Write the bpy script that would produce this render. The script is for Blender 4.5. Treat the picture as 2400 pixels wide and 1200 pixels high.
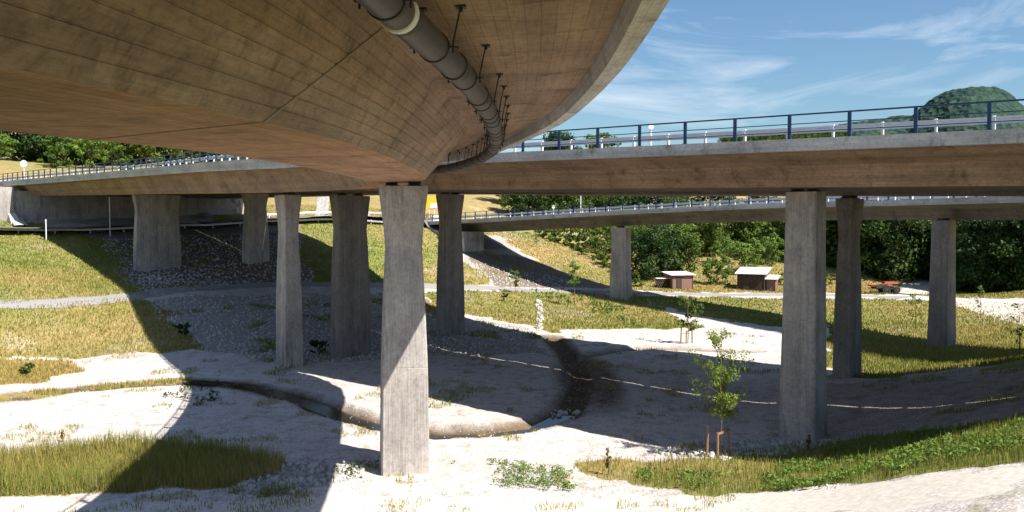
import bpy, math, random
import numpy as np
from mathutils import Vector, Matrix
random.seed(7); rng = np.random.default_rng(11)
for o in list(bpy.data.objects): bpy.data.objects.remove(o)
S = bpy.context.scene; COL = S.collection
E = 10.2                       # eye height above the valley floor
PH = math.atan(80/2000)        # camera tilts down a little
R = math.radians

# ------------------------------------------------------------ camera, sky, sun, exposure
cam = bpy.data.cameras.new('camera'); cam.lens = 30.0; cam.sensor_width = 36.0
cam.clip_start = 0.1; cam.clip_end = 12000
camo = bpy.data.objects.new('camera', cam); COL.objects.link(camo)
camo.location = (0, 0, E); camo.rotation_euler = (R(90) - PH, 0, 0); S.camera = camo
SUN_EL = 51.0
SD = Vector((0.795, -0.607, 0)).normalized()          # horizontally towards the sun
az = math.atan2(SD.x, SD.y)
w = bpy.data.worlds.new('World'); S.world = w; w.use_nodes = True
nt = w.node_tree; N = nt.nodes; L = nt.links
for n in list(N): N.remove(n)
out = N.new('ShaderNodeOutputWorld'); bg = N.new('ShaderNodeBackground'); bg.inputs[1].default_value = 0.052
sky = N.new('ShaderNodeTexSky'); sky.sky_type = 'NISHITA'; sky.sun_disc = False
sky.sun_elevation = R(SUN_EL); sky.sun_rotation = az; sky.altitude = 400; sky.air_density = 1.3; sky.dust_density = 0.5; sky.ozone_density = 3.5
tc = N.new('ShaderNodeTexCoord'); mp = N.new('ShaderNodeMapping')
mp.inputs['Scale'].default_value = (2.0, 2.0, 9.0); mp.inputs['Rotation'].default_value = (0, R(-12), R(10))
L.new(tc.outputs['Generated'], mp.inputs[0])
n1 = N.new('ShaderNodeTexNoise'); n1.inputs['Scale'].default_value = 1.9; n1.inputs['Detail'].default_value = 9; n1.inputs['Roughness'].default_value = 0.62; n1.inputs['Distortion'].default_value = 0.9
L.new(mp.outputs[0], n1.inputs['Vector'])
r1 = N.new('ShaderNodeMapRange'); r1.inputs[1].default_value = 0.48; r1.inputs[2].default_value = 0.78; r1.inputs[4].default_value = 0.75
L.new(n1.outputs[0], r1.inputs[0])
mx = N.new('ShaderNodeMix'); mx.data_type = 'RGBA'
tint = N.new('ShaderNodeMix'); tint.data_type = 'RGBA'; tint.blend_type = 'MULTIPLY'; tint.inputs[0].default_value = 1; tint.inputs[7].default_value = (0.80, 0.97, 1.1, 1)
L.new(sky.outputs[0], tint.inputs[6])
L.new(r1.outputs[0], mx.inputs[0]); L.new(tint.outputs[2], mx.inputs[6]); mx.inputs[7].default_value = (9.0, 9.6, 10.4, 1)
L.new(mx.outputs[2], bg.inputs[0]); L.new(bg.outputs[0], out.inputs[0])
sl = bpy.data.lights.new('sun', 'SUN'); sl.energy = 5.0; sl.angle = R(0.5); sl.color = (1.0, 0.93, 0.83)
so = bpy.data.objects.new('sun', sl); COL.objects.link(so)
tosun = Vector((SD.x*math.cos(R(SUN_EL)), SD.y*math.cos(R(SUN_EL)), math.sin(R(SUN_EL))))
so.rotation_euler = tosun.to_track_quat('Z', 'Y').to_euler(); so.location = (40, -30, 60)
S.view_settings.view_transform = 'Standard'; S.view_settings.look = 'None'
S.view_settings.gamma = 1; S.view_settings.use_curve_mapping = False; S.view_settings.exposure = 1.12
S.render.engine = 'CYCLES'
S.cycles.max_bounces = 6; S.cycles.diffuse_bounces = 4

# ------------------------------------------------------------ helpers
def W(px, py, d):
    """point at forward distance d seen at a pixel of the 2400x1200 photograph (survey helper)"""
    u = (px-1200)/2000; v = (600-py)/2000
    dy = math.cos(PH)+v*math.sin(PH); dz = -math.sin(PH)+v*math.cos(PH)
    return Vector((u/dy*d, d, E+dz/dy*d))
def pix(x, y, z):
    z = z-E; cy = y*math.cos(PH)-z*math.sin(PH); cz = y*math.sin(PH)+z*math.cos(PH)
    cy = np.maximum(cy, .1)
    return 1200+2000*x/cy, 600-2000*cz/cy
def mesh_obj(name, verts, faces, mat, parent=None, smooth=False, uvs=None, colors=None):
    me = bpy.data.meshes.new(name)
    me.from_pydata([tuple(v) for v in verts], [], faces)
    if uvs is not None:
        l = me.uv_layers.new(name='UVMap'); l.data.foreach_set('uv', np.asarray(uvs, dtype=np.float32).ravel())
    for m in (mat if isinstance(mat, (list, tuple)) else [mat]): me.materials.append(m)
    if smooth: me.polygons.foreach_set('use_smooth', [True]*len(me.polygons))
    o = bpy.data.objects.new(name, me); COL.objects.link(o)
    if parent: o.parent = parent
    return o
def tri_mesh(name, V, F, mat, parent=None, smooth=False, col=None, vmap=None):
    """fast numpy mesh; F (n,3) or (n,4)"""
    me = bpy.data.meshes.new(name); k = F.shape[1]
    me.vertices.add(len(V)); me.vertices.foreach_set('co', V.astype(np.float32).ravel())
    me.loops.add(F.size); me.loops.foreach_set('vertex_index', F.astype(np.int32).ravel())
    me.polygons.add(len(F)); me.polygons.foreach_set('loop_start', np.arange(0, F.size, k, dtype=np.int32))
    me.update(calc_edges=True)
    if col is not None:
        a = me.color_attributes.new('zone', 'FLOAT_COLOR', 'POINT'); a.data.foreach_set('color', col.astype(np.float32).ravel())
    me.materials.append(mat)
    if smooth: me.polygons.foreach_set('use_smooth', np.ones(len(F), dtype=bool))
    o = bpy.data.objects.new(name, me); COL.objects.link(o)
    if parent: o.parent = parent
    return o
def tag(o, label=None, cat=None, group=None, kind=None):
    if label: o['label'] = label
    if cat: o['category'] = cat
    if group: o['group'] = group
    if kind: o['kind'] = kind
    return o
def empty(name, loc, label, cat, group=None, rz=0):
    o = bpy.data.objects.new(name, None); COL.objects.link(o); o.location = loc; o.rotation_euler.z = rz
    o.empty_display_size = .2
    return tag(o, label, cat, group)
def copy_tree(o, parent=None):
    c = o.copy(); COL.objects.link(c); c.parent = parent
    for ch in list(o.children): copy_tree(ch, c)
    return c
class MB:
    def __init__(s): s.v = []; s.f = []
    def box(s, c, d, rz=0, taper=1.0):
        x, y, z = d[0]/2, d[1]/2, d[2]/2; b = len(s.v); cr, sr = math.cos(rz), math.sin(rz)
        for sz in (-1, 1):
            k = taper if sz > 0 else 1
            for sx, sy in ((-1,-1),(1,-1),(1,1),(-1,1)):
                X, Y = sx*x*k, sy*y*k
                s.v.append((c[0]+X*cr-Y*sr, c[1]+X*sr+Y*cr, c[2]+sz*z))
        s.f += [(b,b+3,b+2,b+1),(b+4,b+5,b+6,b+7),(b,b+1,b+5,b+4),(b+1,b+2,b+6,b+5),(b+2,b+3,b+7,b+6),(b+3,b,b+4,b+7)]
    def tube(s, pts, rad, n=6, closed=True):
        pts = [Vector(p) for p in pts]; b0 = len(s.v); rr = rad if hasattr(rad, '__len__') else [rad]*len(pts)
        for i, p in enumerate(pts):
            t = (pts[min(i+1, len(pts)-1)]-pts[max(i-1, 0)]).normalized()
            up = Vector((0,0,1)) if abs(t.z) < .9 else Vector((1,0,0))
            a = t.cross(up).normalized(); b = a.cross(t)
            for k in range(n):
                an = 2*math.pi*k/n; s.v.append(p+(a*math.cos(an)+b*math.sin(an))*rr[i])
        for i in range(len(pts)-1):
            for k in range(n):
                q = b0+i*n; s.f.append((q+k, q+(k+1)%n, q+n+(k+1)%n, q+n+k))
        if closed:
            s.f.append(tuple(b0+k for k in range(n))[::-1]); q = b0+(len(pts)-1)*n; s.f.append(tuple(q+k for k in range(n)))
    def bar(s, a, b, wd, ht):
        """flat bar from a to b, width wd horizontally, height ht"""
        a = Vector(a); b = Vector(b); t = (b-a); h = Vector((t.y, -t.x, 0)); h = h.normalized()*wd/2 if h.length > 1e-6 else Vector((wd/2, 0, 0))
        u = Vector((0,0,ht/2)) if abs(t.normalized().z) < .9 else Vector((0,ht/2,0)); q = len(s.v)
        for p in (a, b): s.v += [p-h-u, p+h-u, p+h+u, p-h+u]
        s.f += [(q,q+1,q+2,q+3)[::-1],(q+4,q+5,q+6,q+7),(q,q+1,q+5,q+4),(q+1,q+2,q+6,q+5),(q+2,q+3,q+7,q+6),(q+3,q,q+4,q+7)]
    def poly(s, vs, f): b = len(s.v); s.v += vs; s.f += [tuple(b+i for i in q) for q in f]
    def build(s, name, mat, parent=None, smooth=False): return mesh_obj(name, s.v, s.f, mat, parent, smooth)
def vnoise(x, y, sc, seed=0):
    x = np.asarray(x)/sc; y = np.asarray(y)/sc; xi = np.floor(x).astype(np.int64); yi = np.floor(y).astype(np.int64)
    def h(a, b):
        n = (a*374761393+b*668265263+seed*974634777) & 0xffffffff
        n = ((n ^ (n >> 13))*1274126177) & 0xffffffff
        return ((n ^ (n >> 16)) & 0xffff)/65535.0
    fx = x-xi; fy = y-yi; fx = fx*fx*(3-2*fx); fy = fy*fy*(3-2*fy)
    return (h(xi,yi)*(1-fx)+h(xi+1,yi)*fx)*(1-fy)+(h(xi,yi+1)*(1-fx)+h(xi+1,yi+1)*fx)*fy
def fbm(x, y, sc, seed=0, o=4):
    t = 0; a = 1; tot = 0
    for k in range(o): t = t+a*vnoise(x, y, sc/2**k, seed+k); tot += a; a *= .5
    return t/tot
def inpoly(px, py, poly):
    c = np.zeros(np.shape(px), bool); n = len(poly)
    for i in range(n):
        x1, y1 = poly[i]; x2, y2 = poly[(i+1) % n]
        if y1 == y2: continue
        c ^= ((y1 > py) != (y2 > py)) & (px < (x2-x1)*(py-y1)/(y2-y1)+x1)
    return c

# ------------------------------------------------------------ materials
def nmat(name, rough=0.85, spec=0.3):
    m = bpy.data.materials.new(name); m.use_nodes = True; t = m.node_tree
    b = t.nodes['Principled BSDF']; b.inputs['Roughness'].default_value = rough; b.inputs['Specular IOR Level'].default_value = spec
    return m, t, t.nodes, t.links, b
def ramp(n, l, src, stops):
    r = n.new('ShaderNodeValToRGB'); e = r.color_ramp.elements
    while len(e) < len(stops): e.new(.5)
    for k, (p, c) in enumerate(stops): e[k].position = p; e[k].color = (*c, 1)
    l.new(src, r.inputs[0]); return r.outputs[0]
def noise(n, l, vec, sc, det=5, rough=.6, scale3=None, dist=0):
    t = n.new('ShaderNodeTexNoise'); t.inputs['Scale'].default_value = sc; t.inputs['Detail'].default_value = det; t.inputs['Roughness'].default_value = rough; t.inputs['Distortion'].default_value = dist
    if scale3:
        mm = n.new('ShaderNodeMapping'); mm.inputs['Scale'].default_value = scale3; l.new(vec, mm.inputs[0]); vec = mm.outputs[0]
    l.new(vec, t.inputs['Vector']); return t.outputs[0]
def mixc(n, l, f, a, b, blend='MIX'):
    m = n.new('ShaderNodeMix'); m.data_type = 'RGBA'; m.blend_type = blend
    for s, i in ((f, 0), (a, 6), (b, 7)):
        if hasattr(s, 'links') or hasattr(s, 'is_linked'): l.new(s, m.inputs[i])
        elif i == 0: m.inputs[0].default_value = s
        else: m.inputs[i].default_value = (*s, 1)
    return m.outputs[2]
def bump(n, l, b, h, st, dist=.02, prev=None):
    u = n.new('ShaderNodeBump'); u.inputs['Strength'].default_value = st; u.inputs['Distance'].default_value = dist
    l.new(h, u.inputs['Height'])
    if prev: l.new(prev, u.inputs['Normal'])
    l.new(u.outputs[0], b.inputs['Normal']); return u.outputs[0]
def plain(name, col, rough=.6, metal=0, var=.15, sc=6):
    m, t, n, l, b = nmat(name, rough); b.inputs['Metallic'].default_value = metal
    tc = n.new('ShaderNodeTexCoord'); f = noise(n, l, tc.outputs['Object'], sc, 6, .7)
    c = ramp(n, l, f, [(.3, [v*(1-var) for v in col]), (.7, [min(1, v*(1+var)) for v in col])])
    l.new(c, b.inputs['Base Color']); return m
def concrete(name, ca, cb, mode='obj', boards=0.12, axis='V', groove=.5, streak=True):
    """board-marked concrete. mode 'uv': u runs along the member, v around it (metres)"""
    m, t, n, l, b = nmat(name, .9, .2)
    tc = n.new('ShaderNodeTexCoord')
    if mode == 'uv':
        uv = n.new('ShaderNodeUVMap'); uv.uv_map = 'UVMap'; V = uv.outputs[0]
    else: V = tc.outputs['Object']
    sep = n.new('ShaderNodeSeparateXYZ'); l.new(V, sep.inputs[0])
    big = noise(n, l, V, .35, 6, .65); fine = noise(n, l, V, 6, 9, .8)
    if mode == 'uv': grain = noise(n, l, V, 3.0, 6, .7, (.35, 7, 1)); bc = sep.outputs[1]
    else:
        grain = noise(n, l, V, 3.0, 6, .7, (7, 7, .3)); ad = n.new('ShaderNodeMath'); ad.operation = 'ADD'; l.new(sep.outputs[0], ad.inputs[0]); l.new(sep.outputs[1], ad.inputs[1]); bc = ad.outputs[0]
    c = ramp(n, l, big, [(.3, ca), (.72, cb)])
    c = mixc(n, l, .55, c, ramp(n, l, grain, [(.25, (.45,.45,.45)), (.5, (.95,.95,.95)), (.75, (1.2,1.2,1.2))]), 'MULTIPLY')
    c = mixc(n, l, .8, c, ramp(n, l, fine, [(.3, (.5,.5,.5)), (.5, (.95,.95,.95)), (.75, (1.3,1.3,1.3))]), 'MULTIPLY')
    # one tone per board
    dv = n.new('ShaderNodeMath'); dv.operation = 'DIVIDE'; l.new(bc, dv.inputs[0]); dv.inputs[1].default_value = boards
    fl = n.new('ShaderNodeMath'); fl.operation = 'FLOOR'; l.new(dv.outputs[0], fl.inputs[0])
    wn = n.new('ShaderNodeTexWhiteNoise'); wn.noise_dimensions = '1D'; l.new(fl.outputs[0], wn.inputs['W'])
    c = mixc(n, l, .3, c, ramp(n, l, wn.outputs[0], [(0, (.62,.62,.62)), (1, (1.1,1.1,1.1))]), 'MULTIPLY')
    fr = n.new('ShaderNodeMath'); fr.operation = 'FRACT'; l.new(dv.outputs[0], fr.inputs[0])
    gl = ramp(n, l, fr.outputs[0], [(0, (.0,.0,.0)), (.06, (1,1,1)), (.94, (1,1,1)), (1, (0,0,0))])
    c = mixc(n, l, groove, c, mixc(n, l, 1, c, ramp(n, l, gl, [(0, (.55,.55,.55)), (1, (1,1,1))]), 'MULTIPLY'))
    # dark weather stains
    st = noise(n, l, V, 1.1, 8, .75, (1.0, .6, 1) if mode == 'uv' else (1.6, 1.6, .22), .5)
    c = mixc(n, l, .75, c, ramp(n, l, st, [(.34, (.45,.43,.40)), (.47, (1,1,1)), (.62, (1,1,1)), (.72, (1.3,1.3,1.28))]), 'MULTIPLY')
    pt = noise(n, l, V, .9, 3, .5, (.25, 1.6, 1) if mode == 'uv' else (1, 1, .5), .2)
    c = mixc(n, l, .6, c, ramp(n, l, pt, [(.38, (.72,.72,.72)), (.5, (1,1,1)), (.6, (1.12,1.1,1.06))]), 'MULTIPLY')
    l.new(c, b.inputs['Base Color'])
    p = bump(n, l, b, gl, .5, .012); p = bump(n, l, b, grain, .5, .02, p); bump(n, l, b, fine, .4, .01, p)
    return m
M = {}
M['deck'] = concrete('deck_concrete', (.24,.165,.115), (.38,.275,.20), 'uv', .14)
M['web'] = concrete('web_concrete', (.24,.175,.125), (.40,.30,.22), 'uv', 5.0, groove=0)
M['soffit'] = concrete('soffit_concrete', (.37,.225,.135), (.52,.33,.21), 'uv', .11, groove=.9)
M['cap'] = concrete('edge_beam_concrete', (.42,.42,.42), (.56,.56,.55), 'uv', .3, groove=.2)
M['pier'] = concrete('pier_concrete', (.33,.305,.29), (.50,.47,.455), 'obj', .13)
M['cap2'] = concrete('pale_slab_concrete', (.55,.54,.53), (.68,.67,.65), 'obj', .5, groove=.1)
M['pierd'] = concrete('shade_darkened_pier_concrete', (.20,.185,.18), (.32,.30,.295), 'obj', .13)  # darker copy of the pier concrete, deep shade put into its colour
M['deckg'] = concrete('shade_greyed_deck_concrete', (.15,.135,.12), (.25,.23,.205), 'uv', .14)  # dark grey copy of the deck concrete, weak bounce light put into its colour
M['soffitd'] = concrete('shade_darkened_soffit_concrete', (.15,.115,.09), (.24,.185,.145), 'uv', .11, groove=.9)  # soffit concrete darkened: the underside's shade is part of the colour
M['joint'] = plain('joint_mortar', (.30,.26,.21), .9)
M['pipe'] = plain('pipe_plastic', (.055,.047,.045), .45, 0, .25, 3)
M['dark'] = plain('dark_steel', (.035,.035,.035), .6)
M['galv'] = plain('galvanised_steel', (.70,.70,.74), .5, .1, .1)
M['blue'] = plain('blue_painted_steel', (.018,.05,.11), .45, 0, .2)
M['asphalt'] = plain('asphalt', (.16,.155,.15), .9, 0, .25, 14)
M['pathm'] = plain('path_asphalt', (.25,.235,.235), .9, 0, .2, 8)
M['track'] = plain('track_gravel', (.50,.46,.42), .95, 0, .25, 5)
M['wood'] = plain('weathered_stake_wood', (.26,.15,.09), .85, 0, .35, 20)
M['bark'] = plain('bark', (.09,.07,.05), .9, 0, .35, 8)
M['twig'] = plain('young_bark', (.16,.14,.08), .85, 0, .3, 20)
M['plank'] = plain('reddish_plank', (.21,.125,.10), .85, 0, .4, 9)
M['plankd'] = plain('dark_plank', (.055,.04,.035), .85, 0, .4, 9)
M['roofm'] = plain('pale_roof_sheet', (.72,.70,.70), .5, 0, .12, 4)
M['red'] = plain('red_machine_paint', (.24,.022,.016), .5, 0, .3, 8)
M['tyre'] = plain('tyre_rubber', (.02,.02,.02), .8)
M['yellow'] = plain('yellow_sign_sheet', (.85,.48,.02), .5, 0, .05)
M['white'] = plain('white_sign_sheet', (.8,.8,.8), .5, 0, .05)
M['stone'] = plain('limestone', (.40,.385,.365), .9, 0, .45, 1.5)
m, t, n, l, b = nmat('stream_water', .18, .3); b.inputs['Base Color'].default_value = (.022,.02,.014,1)
tc = n.new('ShaderNodeTexCoord'); bump(n, l, b, noise(n, l, tc.outputs['Object'], 3, 3), .15, .02); M['water'] = m
def leafmat(name, a, b_, tr=.25):
    m, t, n, l, b = nmat(name, .6, .25)
    g = n.new('ShaderNodeObjectInfo'); tc = n.new('ShaderNodeTexCoord')
    f = noise(n, l, tc.outputs['Object'], 1.1, 3, .6); f2 = noise(n, l, tc.outputs['Object'], 9, 2, .5)
    c = ramp(n, l, f, [(.35, a), (.65, b_)]); c = mixc(n, l, .6, c, ramp(n, l, f2, [(.3, (.55,.6,.5)), (.7, (1.25,1.2,1.1))]), 'MULTIPLY')
    c = mixc(n, l, .7, c, ramp(n, l, g.outputs['Random'], [(0, (.7,.8,.75)), (.5, (1,1,1)), (1, (1.45,1.2,.9))]), 'MULTIPLY')
    l.new(c, b.inputs['Base Color'])
    tl = n.new('ShaderNodeBsdfTranslucent'); l.new(c, tl.inputs[0]); ms = n.new('ShaderNodeMixShader'); ms.inputs[0].default_value = tr
    l.new(b.outputs[0], ms.inputs[1]); l.new(tl.outputs[0], ms.inputs[2]); l.new(ms.outputs[0], n['Material Output'].inputs[0]); return m
M['leaf'] = leafmat('tree_leaves', (.06,.11,.018), (.11,.165,.028))
M['leafd'] = leafmat('dark_tree_leaves', (.022,.055,.014), (.05,.095,.022))
M['leafy'] = leafmat('fresh_leaves', (.09,.17,.025), (.16,.24,.045))
def blademat():
    m, t, n, l, b = nmat('grass_blades', .7, .15)
    a = n.new('ShaderNodeAttribute'); a.attribute_name = 'zone'; l.new(a.outputs[0], b.inputs['Base Color'])
    tl = n.new('ShaderNodeBsdfTranslucent'); l.new(a.outputs[0], tl.inputs[0]); ms = n.new('ShaderNodeMixShader'); ms.inputs[0].default_value = .3
    l.new(b.outputs[0], ms.inputs[1]); l.new(tl.outputs[0], ms.inputs[2]); l.new(ms.outputs[0], n['Material Output'].inputs[0]); return m
M['blade'] = blademat()
def groundmat():
    m, t, n, l, b = nmat('valley_ground', .95, .1)
    at = n.new('ShaderNodeAttribute'); at.attribute_name = 'zone'; sp = n.new('ShaderNodeSeparateColor'); l.new(at.outputs[0], sp.inputs[0])
    g, s_, so_ = sp.outputs[0], sp.outputs[1], sp.outputs[2]; dry = at.outputs['Alpha']
    V = n.new('ShaderNodeTexCoord').outputs['Object']
    big = noise(n, l, V, .12, 6, .65); mid = noise(n, l, V, 1.3, 7, .7); fin = noise(n, l, V, 11, 5, .7)
    vo = n.new('ShaderNodeTexVoronoi'); vo.inputs['Scale'].default_value = 7; l.new(V, vo.inputs['Vector'])
    gr = ramp(n, l, big, [(.3, (.53,.48,.455)), (.7, (.67,.63,.61))])
    gr = mixc(n, l, .85, gr, ramp(n, l, fin, [(.32, (.42,.42,.42)), (.52, (.95,.95,.95)), (.7, (1.25,1.25,1.25))]), 'MULTIPLY')
    gr = mixc(n, l, .75, gr, ramp(n, l, mid, [(.34, (.55,.52,.47)), (.5, (1,1,1)), (.7, (1.1,1.1,1.1))]), 'MULTIPLY')
    gr = mixc(n, l, .35, gr, ramp(n, l, vo.outputs['Distance'], [(.0, (1.1,1.1,1.1)), (.5, (.6,.6,.6))]), 'MULTIPLY')
    st = ramp(n, l, vo.outputs['Distance'], [(.1, (.50,.48,.46)), (.45, (.34,.325,.305))])
    vo2 = n.new('ShaderNodeTexVoronoi'); vo2.inputs['Scale'].default_value = 3.2; l.new(V, vo2.inputs['Vector'])
    st = mixc(n, l, .5, st, ramp(n, l, vo2.outputs['Distance'], [(.1, (1.2,1.2,1.2)), (.5, (.55,.55,.55))]), 'MULTIPLY')
    gg = ramp(n, l, mid, [(.3, (.09,.125,.022)), (.5, (.17,.19,.035)), (.72, (.27,.23,.07))])
    gd = ramp(n, l, mid, [(.3, (.20,.16,.05)), (.6, (.34,.23,.10)), (.8, (.42,.30,.16))])
    gg = mixc(n, l, dry, gg, gd)
    gg = mixc(n, l, .6, gg, ramp(n, l, fin, [(.3, (.5,.55,.5)), (.7, (1.3,1.2,1.1))]), 'MULTIPLY')
    sl_ = ramp(n, l, mid, [(.3, (.06,.045,.03)), (.7, (.17,.12,.075))])
    c = mixc(n, l, s_, gr, st); c = mixc(n, l, so_, c, sl_); c = mixc(n, l, g, c, gg)
    l.new(c, b.inputs['Base Color'])
    p = bump(n, l, b, fin, .7, .05); bump(n, l, b, vo.outputs['Distance'], .5, .04, p)
    return m
M['ground'] = groundmat()

# ------------------------------------------------------------ terrain
CT = [(0,1195,30.5),(400,1195,30.5),(800,1195,30.2),(1200,1195,30),(1500,1195,29),(1800,1195,26.8),(2100,1195,22),(2400,1195,18),
 (0,1050,38.5),(600,1070,37.2),(950,1100,35.2),(1300,1060,37.8),(1650,1062,37.2),(1885,1020,40.8),(2100,1060,34),(2400,985,28.9),(2400,1100,22.5),
 (200,930,49.8),(700,930,49.8),(1240,1000,42.5),(1000,935,49),(1330,870,58.3),(1330,980,44.5),(1800,935,49.2),(2200,940,43.4),(2030,890,53),(2400,840,51.8),
 (1985,885,50.5),(2205,825,68),(1500,810,70),(1830,850,62),(1270,775,80),(1700,790,75),(820,830,65.5),(680,855,61),(440,870,58),(0,840,63),(200,825,66),(1055,775,75),
 (0,712,72),(330,690,78),(640,668,92),(900,668,98),(1130,675,104),(1455,688,110),(1840,690,112),(2140,695,108),(2400,745,88),
 (370,635,95),(600,612,101),(0,545,106),(300,537,114),(540,527,124),(640,521,128),(780,516,133),(990,522,134),(870,640,103),(870,530,130),
 (450,470,152),(700,460,165),(900,470,165),(1110,575,126),(1150,550,138),(1100,470,178),(1180,468,195),(1300,480,215),(1300,600,132),(1250,660,113),(1400,640,126),(1400,560,165),
 (1600,622,140),(1600,565,172),(1800,605,145),(1800,545,195),(2100,630,148),(2300,692,116),(2300,600,170),(2100,560,210),(2400,520,250),(1600,500,240),
 (0,445,145),(100,398,190),(430,388,215),(0,372,235),(250,375,240),(-250,560,90),(-300,720,60),(-300,980,40),(2700,800,45),(2750,640,100)]
C3 = [tuple(W(*c)) for c in CT]
C3 += [(0,1,E-1.7),(-12,1,E-2.5),(14,1,E-1.8),(0,13,E-6.3),(-14,16,E-8.5),(14,12,E-5.2),(30,8,E-4),(-40,10,E-9),(60,30,E-7),(-80,50,E-6),(0,-30,E-1),(70,-20,E-1),(-70,-20,E-5),
       (-160,100,E+10),(160,100,E-9),(-170,220,E+25),(-60,300,E+24),(60,320,E+14),(200,280,E+4),(-10,240,E+13)]
C3 = np.array(C3)
def tps_fit(P, lam=.02):
    n = len(P); X = P[:, :2]/50
    d = np.linalg.norm(X[:, None]-X[None], axis=2); K = np.where(d > 0, d*d*np.log(np.maximum(d, 1e-9)), 0)+np.eye(n)*lam*.01
    Q = np.c_[np.ones(n), X]; A = np.zeros((n+3, n+3)); A[:n, :n] = K; A[:n, n:] = Q; A[n:, :n] = Q.T
    return np.linalg.solve(A, np.r_[P[:, 2], 0, 0, 0])
TW = tps_fit(C3)
CREEK = [W(*c) for c in [(-150,985,44.5),(0,955,47.5),(150,915,51.5),(300,894,54),(440,890,54.8),(560,902,53.5),(700,928,50),(790,960,46.4),(880,990,43.4),(1000,1012,41.4),(1150,1010,41.6),(1250,996,42.9),(1330,960,46.3),(1368,890,55),(1335,830,65),(1290,788,76)]]
CREEK2 = [W(*c) for c in [(1345,835,64.5),(1430,818,68),(1520,812,69.5),(1640,818,68.3),(1760,822,67.5)]]
def segdist(x, y, pts):
    best = np.full(x.shape, 1e9)
    for a, b in zip(pts[:-1], pts[1:]):
        dx, dy = b.x-a.x, b.y-a.y; L2 = dx*dx+dy*dy
        t = np.clip(((x-a.x)*dx+(y-a.y)*dy)/L2, 0, 1); best = np.minimum(best, np.hypot(x-a.x-t*dx, y-a.y-t*dy))
    return best
def H(x, y, rough=True):
    x = np.asarray(x, float); y = np.asarray(y, float); shp = x.shape; x = x.ravel(); y = y.ravel()
    rr = np.hypot(x, y-60); k = np.minimum(1, 300/np.maximum(rr, 1)); xs = x*k; ys = 60+(y-60)*k
    z = np.full(x.shape, TW[-3])+TW[-2]*xs/50+TW[-1]*ys/50
    for (cx, cy, _), wt in zip(C3, TW[:-3]):
        d2 = ((xs-cx)**2+(ys-cy)**2)/2500; z += wt*.5*d2*np.log(np.maximum(d2, 1e-12))
    z = np.clip(z, E-13, E+32)
    z = z+np.clip((rr-300)/3000, 0, 1)*0
    dc = segdist(x, y, CREEK); wob = 1.1*(fbm(x, y, 1.6, 5, 3)-.5)
    lx = np.clip((x+17)/6, .25, 1); z -= .36*lx*np.clip(1-(np.maximum(dc+wob-.4, 0)/.75)**1.5, 0, 1)
    dc2 = segdist(x, y, CREEK2); z -= .3*np.clip(1-(dc2/1.2)**2, 0, 1)
    if rough:
        a = np.clip(rr/60, .6, 2.0)
        z += (fbm(x, y, 6, 3)-.5)*.28*a+(fbm(x, y, 1.3, 9, 4)-.5)*.17
    return z.reshape(shp)
def h1(x, y): return float(H(np.array([x]), np.array([y]))[0])
GP = [  # grass areas, photograph pixels, (polygon, dryness)
 ([(-900,300),(180,545),(240,560),(290,640),(330,690),(-900,770)], .35),
 ([(-900,780),(320,699),(375,712),(480,815),(400,826),(180,836),(-900,850)], .3),
 ([(-900,848),(170,842),(185,865),(110,900),(-900,930)], .75),
 ([(-900,1060),(0,1055),(250,1046),(420,1040),(560,1056),(640,1075),(655,1105),(560,1148),(200,1165),(-900,1190)], .5),
 ([(700,515),(1000,525),(1030,560),(1130,650),(1140,668),(730,664),(715,600)], .35),
 ([(1000,680),(1100,681),(1500,690),(1560,735),(1640,765),(1500,772),(1290,776),(1180,752),(1080,735),(1000,745)], .35),
 ([(1500,694),(1840,697),(2140,704),(2600,720),(2600,760),(1940,760),(1850,772),(1700,748),(1560,725)], .45),
 ([(1945,755),(2600,740),(2600,850),(2300,862),(2010,885),(1935,860),(1930,790)], .3),
 ([(1370,1092),(1500,1080),(1650,1074),(1830,1052),(2000,1032),(2420,975),(2700,960),(2700,1100),(2400,1082),(2300,1105),(2150,1130),(1900,1150),(1700,1162),(1500,1150),(1400,1125)], .2),
 ([(-900,430),(0,430),(60,470),(420,462),(500,520),(1000,522),(1030,500),(1100,548),(1165,548),(1215,582),(1340,648),(1420,668),(1500,684),(2140,691),(2260,700),(2700,700),(2700,-900),(-900,-900)], .65),
]
RP = [ # stone areas
 [(340,698),(900,690),(990,690),(1020,745),(1120,745),(1250,775),(1280,830),(1100,835),(900,840),(760,850),(620,850),(450,815)],
 [(600,1085),(700,1075),(860,1095),(840,1130),(700,1150),(560,1160)],
 [(1560,1055),(1640,1040),(1800,1030),(2000,1035),(1840,1062),(1640,1080)],
 [(2300,1050),(2420,1040),(2420,1075),(2330,1080)],
 [(240,560),(640,545),(720,560),(715,660),(340,690),(270,660)],
 [(1100,575),(1140,545),(1170,548),(1230,595),(1330,645),(1380,672),(1150,668),(1095,620)],
]
SP = [ # bare soil
 [(180,545),(720,520),(720,662),(400,682),(300,690),(240,640)],
 [(1840,905),(2420,845),(2700,830),(2700,960),(2420,975),(2000,1030),(1930,1035),(1840,1000)],
 [(1095,585),(1270,610),(1440,668),(1500,676),(1150,672)],
]
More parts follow.
